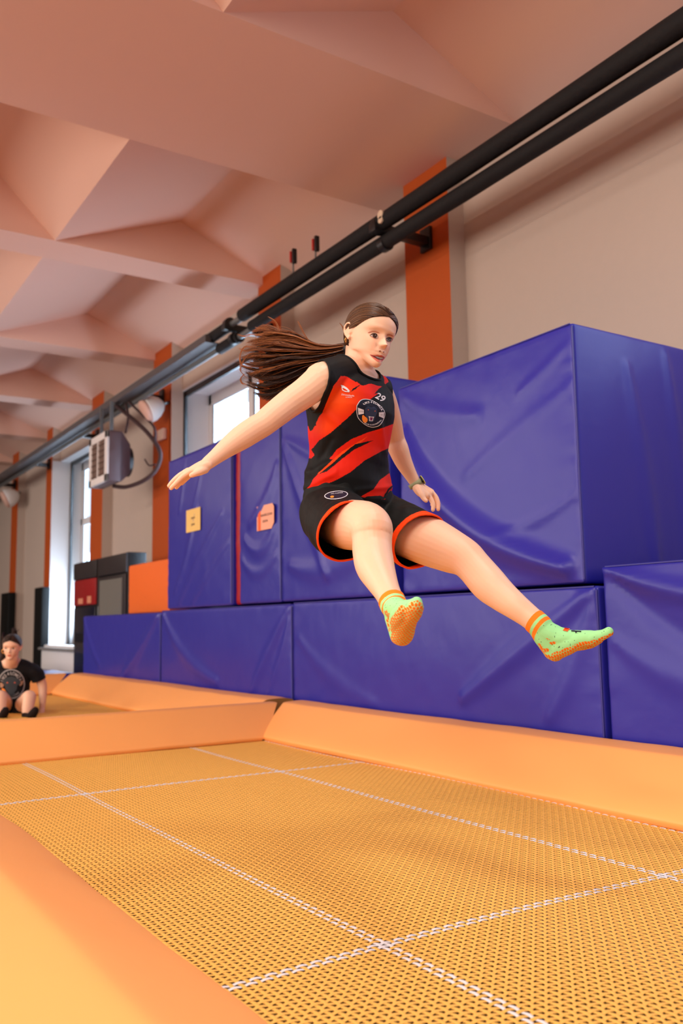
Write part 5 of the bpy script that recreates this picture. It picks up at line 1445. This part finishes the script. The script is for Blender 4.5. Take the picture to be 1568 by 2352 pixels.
cr2 = decal(TB, ringo, M_pg, 'club_crest', tee, off=0.003, step=4, holes=[ringi]); cr2['label'] = 'round grey club crest'
text_decal(TB, 'UKS 4 ŁOMŻA', 10.5, None, M_pg, 'crest_text', cr2, off=0.003, bold=0.25, arc=(cx2, cy2, 21.5, 24.0, math.radians(165), math.radians(15), False, 0), step=3)
decal(TB, [(5, 1570), (9, 1560), (16, 1556), (26, 1553), (36, 1556), (44, 1560), (48, 1570), (40, 1574), (38, 1584), (33, 1590), (34, 1596), (26, 1600), (18, 1596), (19, 1590), (13, 1583), (11, 1574)], mat('slate_print', (62, 70, 76), 0.7, 0.2), 'crest_head', cr2, off=0.004, step=3)
for q in ([(0, 1568), (6, 1568), (9, 1574), (6, 1579), (0, 1579)], [(44, 1566), (54, 1563), (52, 1571), (46, 1576), (43, 1570)]):
    decal(TB, q, mat('tan_print', (176, 140, 116), 0.7, 0.2), 'crest_plate', cr2, off=0.003, step=3)
for x in (17, 34):
    decal(TB, [(x - 2.5, 1569), (x, 1565.5), (x + 2.5, 1569)], M_lip, 'crest_eye', cr2, off=0.006, step=3)
text_decal(TB, 'KLUB KOSZYKÓWKI', 6.0, None, M_pg, 'crest_text', cr2, off=0.003, bold=0.1, arc=(cx2, cy2, 24.0, 27.5, math.radians(225), math.radians(315), True, 0), step=3)
decal(TB, [(4, 1580), (10, 1582), (14, 1588), (10, 1593), (5, 1590)], M_ball, 'crest_ball', cr2, off=0.004, step=3)
# shorts, socks
sh2 = MB(); loft(sh2, [rg2(27, 1642, 7.52, 0.13, 0.10), rg2(27, 1632, 7.52, 0.165, 0.125), rg2(27, 1618, 7.52, 0.155, 0.118), rg2(27, 1600, 7.52, 0.14, 0.10)])
for kx, hx in ((67, 45), (2, 10)):
    limb(sh2, [(W(hx, 1630, 7.50), 0.090), (W((hx * 1.4 + kx) / 2.4 + 1, 1620, 7.42), 0.084)])
V3, F3 = remesh(sh2, 0.007, 4); mk('shorts', V3, F3, M_tee, g2)['label'] = 'black shorts'
for ax_ in (60, 0):
    o_ = MB(); sgn = 1 if ax_ > 30 else 0.6
    limb(o_, [(W(ax_, 1642, 7.085), 0.036), (W(ax_, 1648, 7.05), 0.034), (W(ax_ + 4, 1650, 7.02), 0.032)])
    limb(o_, [(W(ax_ + 2, 1651, 7.06), 0.031), (W(ax_ + 10 * sgn, 1646, 6.99), 0.034), (W(ax_ + 18 * sgn, 1636, 6.95), 0.033), (W(ax_ + 21 * sgn, 1631, 6.94), 0.027)])
    V3, F3 = remesh(o_, 0.006, 4); mk('sock', V3, F3, mat('black_sock', (34, 26, 26), 0.85, 0.15), g2)['label'] = 'black sock'

# ================================================================ background things on the right wall
M_cab = mat('cabinet_black', (10, 10, 12), 0.4, 0.3)
M_cabg = mat('cabinet_grey', (46, 42, 44), 0.4, 0.3)
def cabinet(y0, y1, label, front):
    root = empty('display_cabinet', (3.7, (y0 + y1) / 2, 0.0), label, 'cabinet')
    MB().box(3.46, 3.68, y0, y1, 0.0, 1.55).build('body', M_cab, root, bevel=0.01)
    MB().box(3.435, 3.46, y0 + 0.01, y1 - 0.01, 1.32, 1.54).build('header_panel', M_cabg, root, bevel=0.005)
    if front == 'glass':
        MB().box(3.44, 3.46, y0 + 0.03, y1 - 0.03, 0.45, 1.30).build('door_frame', M_cabg, root, bevel=0.005)
        MB().box(3.428, 3.44, y0 + 0.12, y1 - 0.12, 0.5, 1.26).build('door_pane', mat('frosted_pane', (120, 122, 118), 0.15, 0.6), root)
        MB().box(3.42, 3.435, y1 - 0.10, y1 - 0.07, 0.75, 0.95).build('handle', M_steel, root, bevel=0.004)
    else:
        MB().box(3.44, 3.46, y0 + 0.03, y1 - 0.03, 0.98, 1.31).build('picture_panel', mat('red_panel', (150, 14, 18), 0.35, 0.5), root, bevel=0.004)
        m_ = mat('pale_print', (210, 140, 110), 0.6, 0.3)
        MB().box(3.434, 3.44, y0 + 0.55, y0 + 0.75, 1.0, 1.07).build('picture_figure', m_, root)
        MB().box(3.434, 3.44, y0 + 0.2, y0 + 0.36, 1.0, 1.09).build('picture_figure', m_, root)
        MB().box(3.44, 3.46, y0 + 0.05, y1 - 0.05, 0.62, 0.95).build('screen', mat('dark_screen', (16, 22, 40), 0.15, 0.6), root, bevel=0.004)
        MB().box(3.43, 3.46, y0 + 0.4, y1 - 0.12, 0.36, 0.50).build('coin_box', M_cabg, root, bevel=0.005)
        MB().tube([(3.428, y1 - 0.2, 0.44), (3.424, y1 - 0.2, 0.44)], 0.018, 12).build('button', M_steel, root)
    return root
cabinet(9.92, 10.98, 'black cabinet with a grey glass door behind the leftmost lower blue block', 'glass')
cabinet(11.02, 12.02, 'black cabinet with a red picture panel, standing left of the glass-fronted one', 'panel')

# fan heater with hoses
hr = empty('fan_heater', (3.6, 10.93, 2.8), 'white-fronted grey fan heater hanging high on the wall with looping hoses', 'heater')
yb, ya, zb, zt = 10.56, 11.28, 2.47, 3.10
MB().box(3.42, 3.58, yb, ya, zb, zt).build('housing', mat('heater_grey', (92, 74, 78), 0.5, 0.4), hr, bevel=0.01)
V_ = [(3.58, yb, zb), (3.58, ya, zb), (3.58, ya, zt), (3.58, yb, zt), (3.74, yb + 0.14, zb + 0.13), (3.74, ya - 0.14, zb + 0.13), (3.74, ya - 0.14, zt - 0.13), (3.74, yb + 0.14, zt - 0.13)]
MB().add(V_, [(0, 1, 5, 4), (1, 2, 6, 5), (2, 3, 7, 6), (3, 0, 4, 7), (4, 5, 6, 7)]).build('rear_cowl', mat('heater_cowl', (86, 70, 74), 0.5, 0.4), hr)
MB().tube([(3.74, (ya + yb) / 2, 2.785), (3.80, (ya + yb) / 2, 2.785)], 0.19, 24).build('fan_guard', M_black, hr, smooth=True)
fr = MB(); k = 0.09
fr.box(3.395, 3.425, yb, ya, zb, zb + k).box(3.395, 3.425, yb, ya, zt - k, zt).box(3.395, 3.425, yb, yb + k, zb, zt).box(3.395, 3.425, ya - k, ya, zb, zt)
fr.build('front_frame', M_white, hr, bevel=0.005)
lv = MB(); lv.box(3.412, 3.421, yb + k, ya - k, zb + k, zt - k)
for i in range(6): lv.box(3.398, 3.414, yb + k, ya - k, zb + k + 0.02 + i * 0.075, zb + k + 0.032 + i * 0.075)
lv.build('louvres', mat('louvre_brown', (110, 88, 78), 0.5, 0.4), hr)
lv = MB().box(3.392, 3.412, (ya + yb) / 2 - 0.015, (ya + yb) / 2 + 0.015, zb + k, zt - k).build('centre_bar', M_white, hr)
M_hose = mat('hose_brown', (66, 48, 50), 0.6, 0.3)
for pts, r_ in (([(3.62, 10.9, 3.50), (3.7, 10.6, 3.3), (3.82, 10.3, 3.05), (3.92, 10.15, 2.8), (3.9, 10.2, 2.6), (3.82, 10.4, 2.48), (3.7, 10.7, 2.43), (3.6, 10.9, 2.46)], 0.026),
                ([(3.66, 10.55, 3.48), (3.78, 10.4, 3.3), (3.88, 10.25, 3.12), (3.88, 10.2, 2.95)], 0.016), ([(3.66, 10.65, 3.48), (3.68, 10.62, 3.3), (3.66, 10.66, 3.1)], 0.016),
                ([(3.84, 10.45, 2.75), (3.86, 10.35, 2.66), (3.9, 10.25, 2.66)], 0.010)):
    V, F = tube(catmull(np.array(pts), 40), r_, 10); mk('hose', V, F, M_hose, hr)
MB().box(3.48, 3.52, 10.7, 10.73, 3.10, 3.50).build('hanger', M_steel, hr)
MB().box(3.48, 3.52, 11.1, 11.13, 3.10, 3.50).build('hanger', M_steel, hr)

# two wall speakers and a small white box
def speaker(c, s, label):
    c = np.array(c); root = empty('wall_speaker', tuple(c), label, 'speaker')
    ax = WD(0.80, 0.42, 0.43); ax /= np.linalg.norm(ax)
    P = [c + ax * t * s for t in (-0.02, 0.0, 0.05, 0.12, 0.18, 0.215, 0.225)]
    V, F = tube(P, [0.165 * s, 0.172 * s, 0.168 * s, 0.140 * s, 0.095 * s, 0.045 * s, 0.01 * s], 32)
    mk('shell', V, F, M_white, root)
    V, F = tube([c - ax * 0.075 * s, c - ax * 0.06 * s, c - ax * 0.02 * s], [0.11 * s, 0.145 * s, 0.166 * s], 32)
    mk('front_grille', V, F, mat('grille_warm_lit', (226, 186, 170), 0.6, 0.3), root)  # warm light on the front face put into its colour
    e = c + ax * 0.20 * s; V, F = tube([e, np.array([4.10, e[1], e[2] + 0.03])], 0.018, 10)
    mk('arm', V, F, M_steel, root)
    return root
speaker(W(340, 941, 11.0), 0.96, 'round white wall speaker on the orange pilaster above the small white box')
speaker(W(16, 1145, 17.5), 1.10, 'small-looking distant white wall speaker at the left edge')
bx = empty('junction_box', (4.08, 10.5, 3.1), 'small pale box on the orange pilaster below the nearer white speaker', 'box')
MB().box(4.045, 4.10, 10.38, 10.58, 3.02, 3.16).build('cover', mat('pale_plastic', (226, 196, 180), 0.5, 0.4), bx, bevel=0.012)

# black pads around the far pilasters, low white casing, blue mats
for i, (y0, y1, lb) in enumerate(((15.72, 16.24, 'tall black pad around the foot of the orange pilaster beside the tall window'), (18.24, 18.92, 'tall black pad around the pilaster foot behind the sitting girl'))):
    o = MB().box(3.96, 4.10, y0, y1, 0.0, 1.40).build('pilaster_pad', mat('pad_black', (8, 11, 11), 0.6, 0.2), bevel=0.02)
    tag(o, lb, 'pad')
rc = empty('radiator_casing', (4.1, 14.6, 0.0), 'low white casing under the tall window', 'radiator casing')
MB().box(3.98, 4.24, 13.55, 15.74, 0.0, 0.33).build('panel', M_white, rc, bevel=0.01)
MB().box(3.92, 4.24, 13.52, 15.74, 0.33, 0.37).build('shelf', mat('shelf_grey', (130, 128, 124), 0.5, 0.4), rc, bevel=0.006)
block(2.5, 3.55, 12.2, 13.3, 0.002, 0.09, 'dark blue mat lying beyond the far orange end pad', m=M_blue, seed=31, piping=False, name='floor_mat', group=None, bulge=0.004)
block(2.0, 3.0, 13.5, 15.0, 0.002, 0.22, 'thicker teal-blue mat lying farther back behind the sitting girl', m=mat('teal_vinyl', (0.01, 0.09, 0.28), 0.4, 0.5, linear=True), seed=32, piping=False, name='floor_mat', group=None, bulge=0.01)
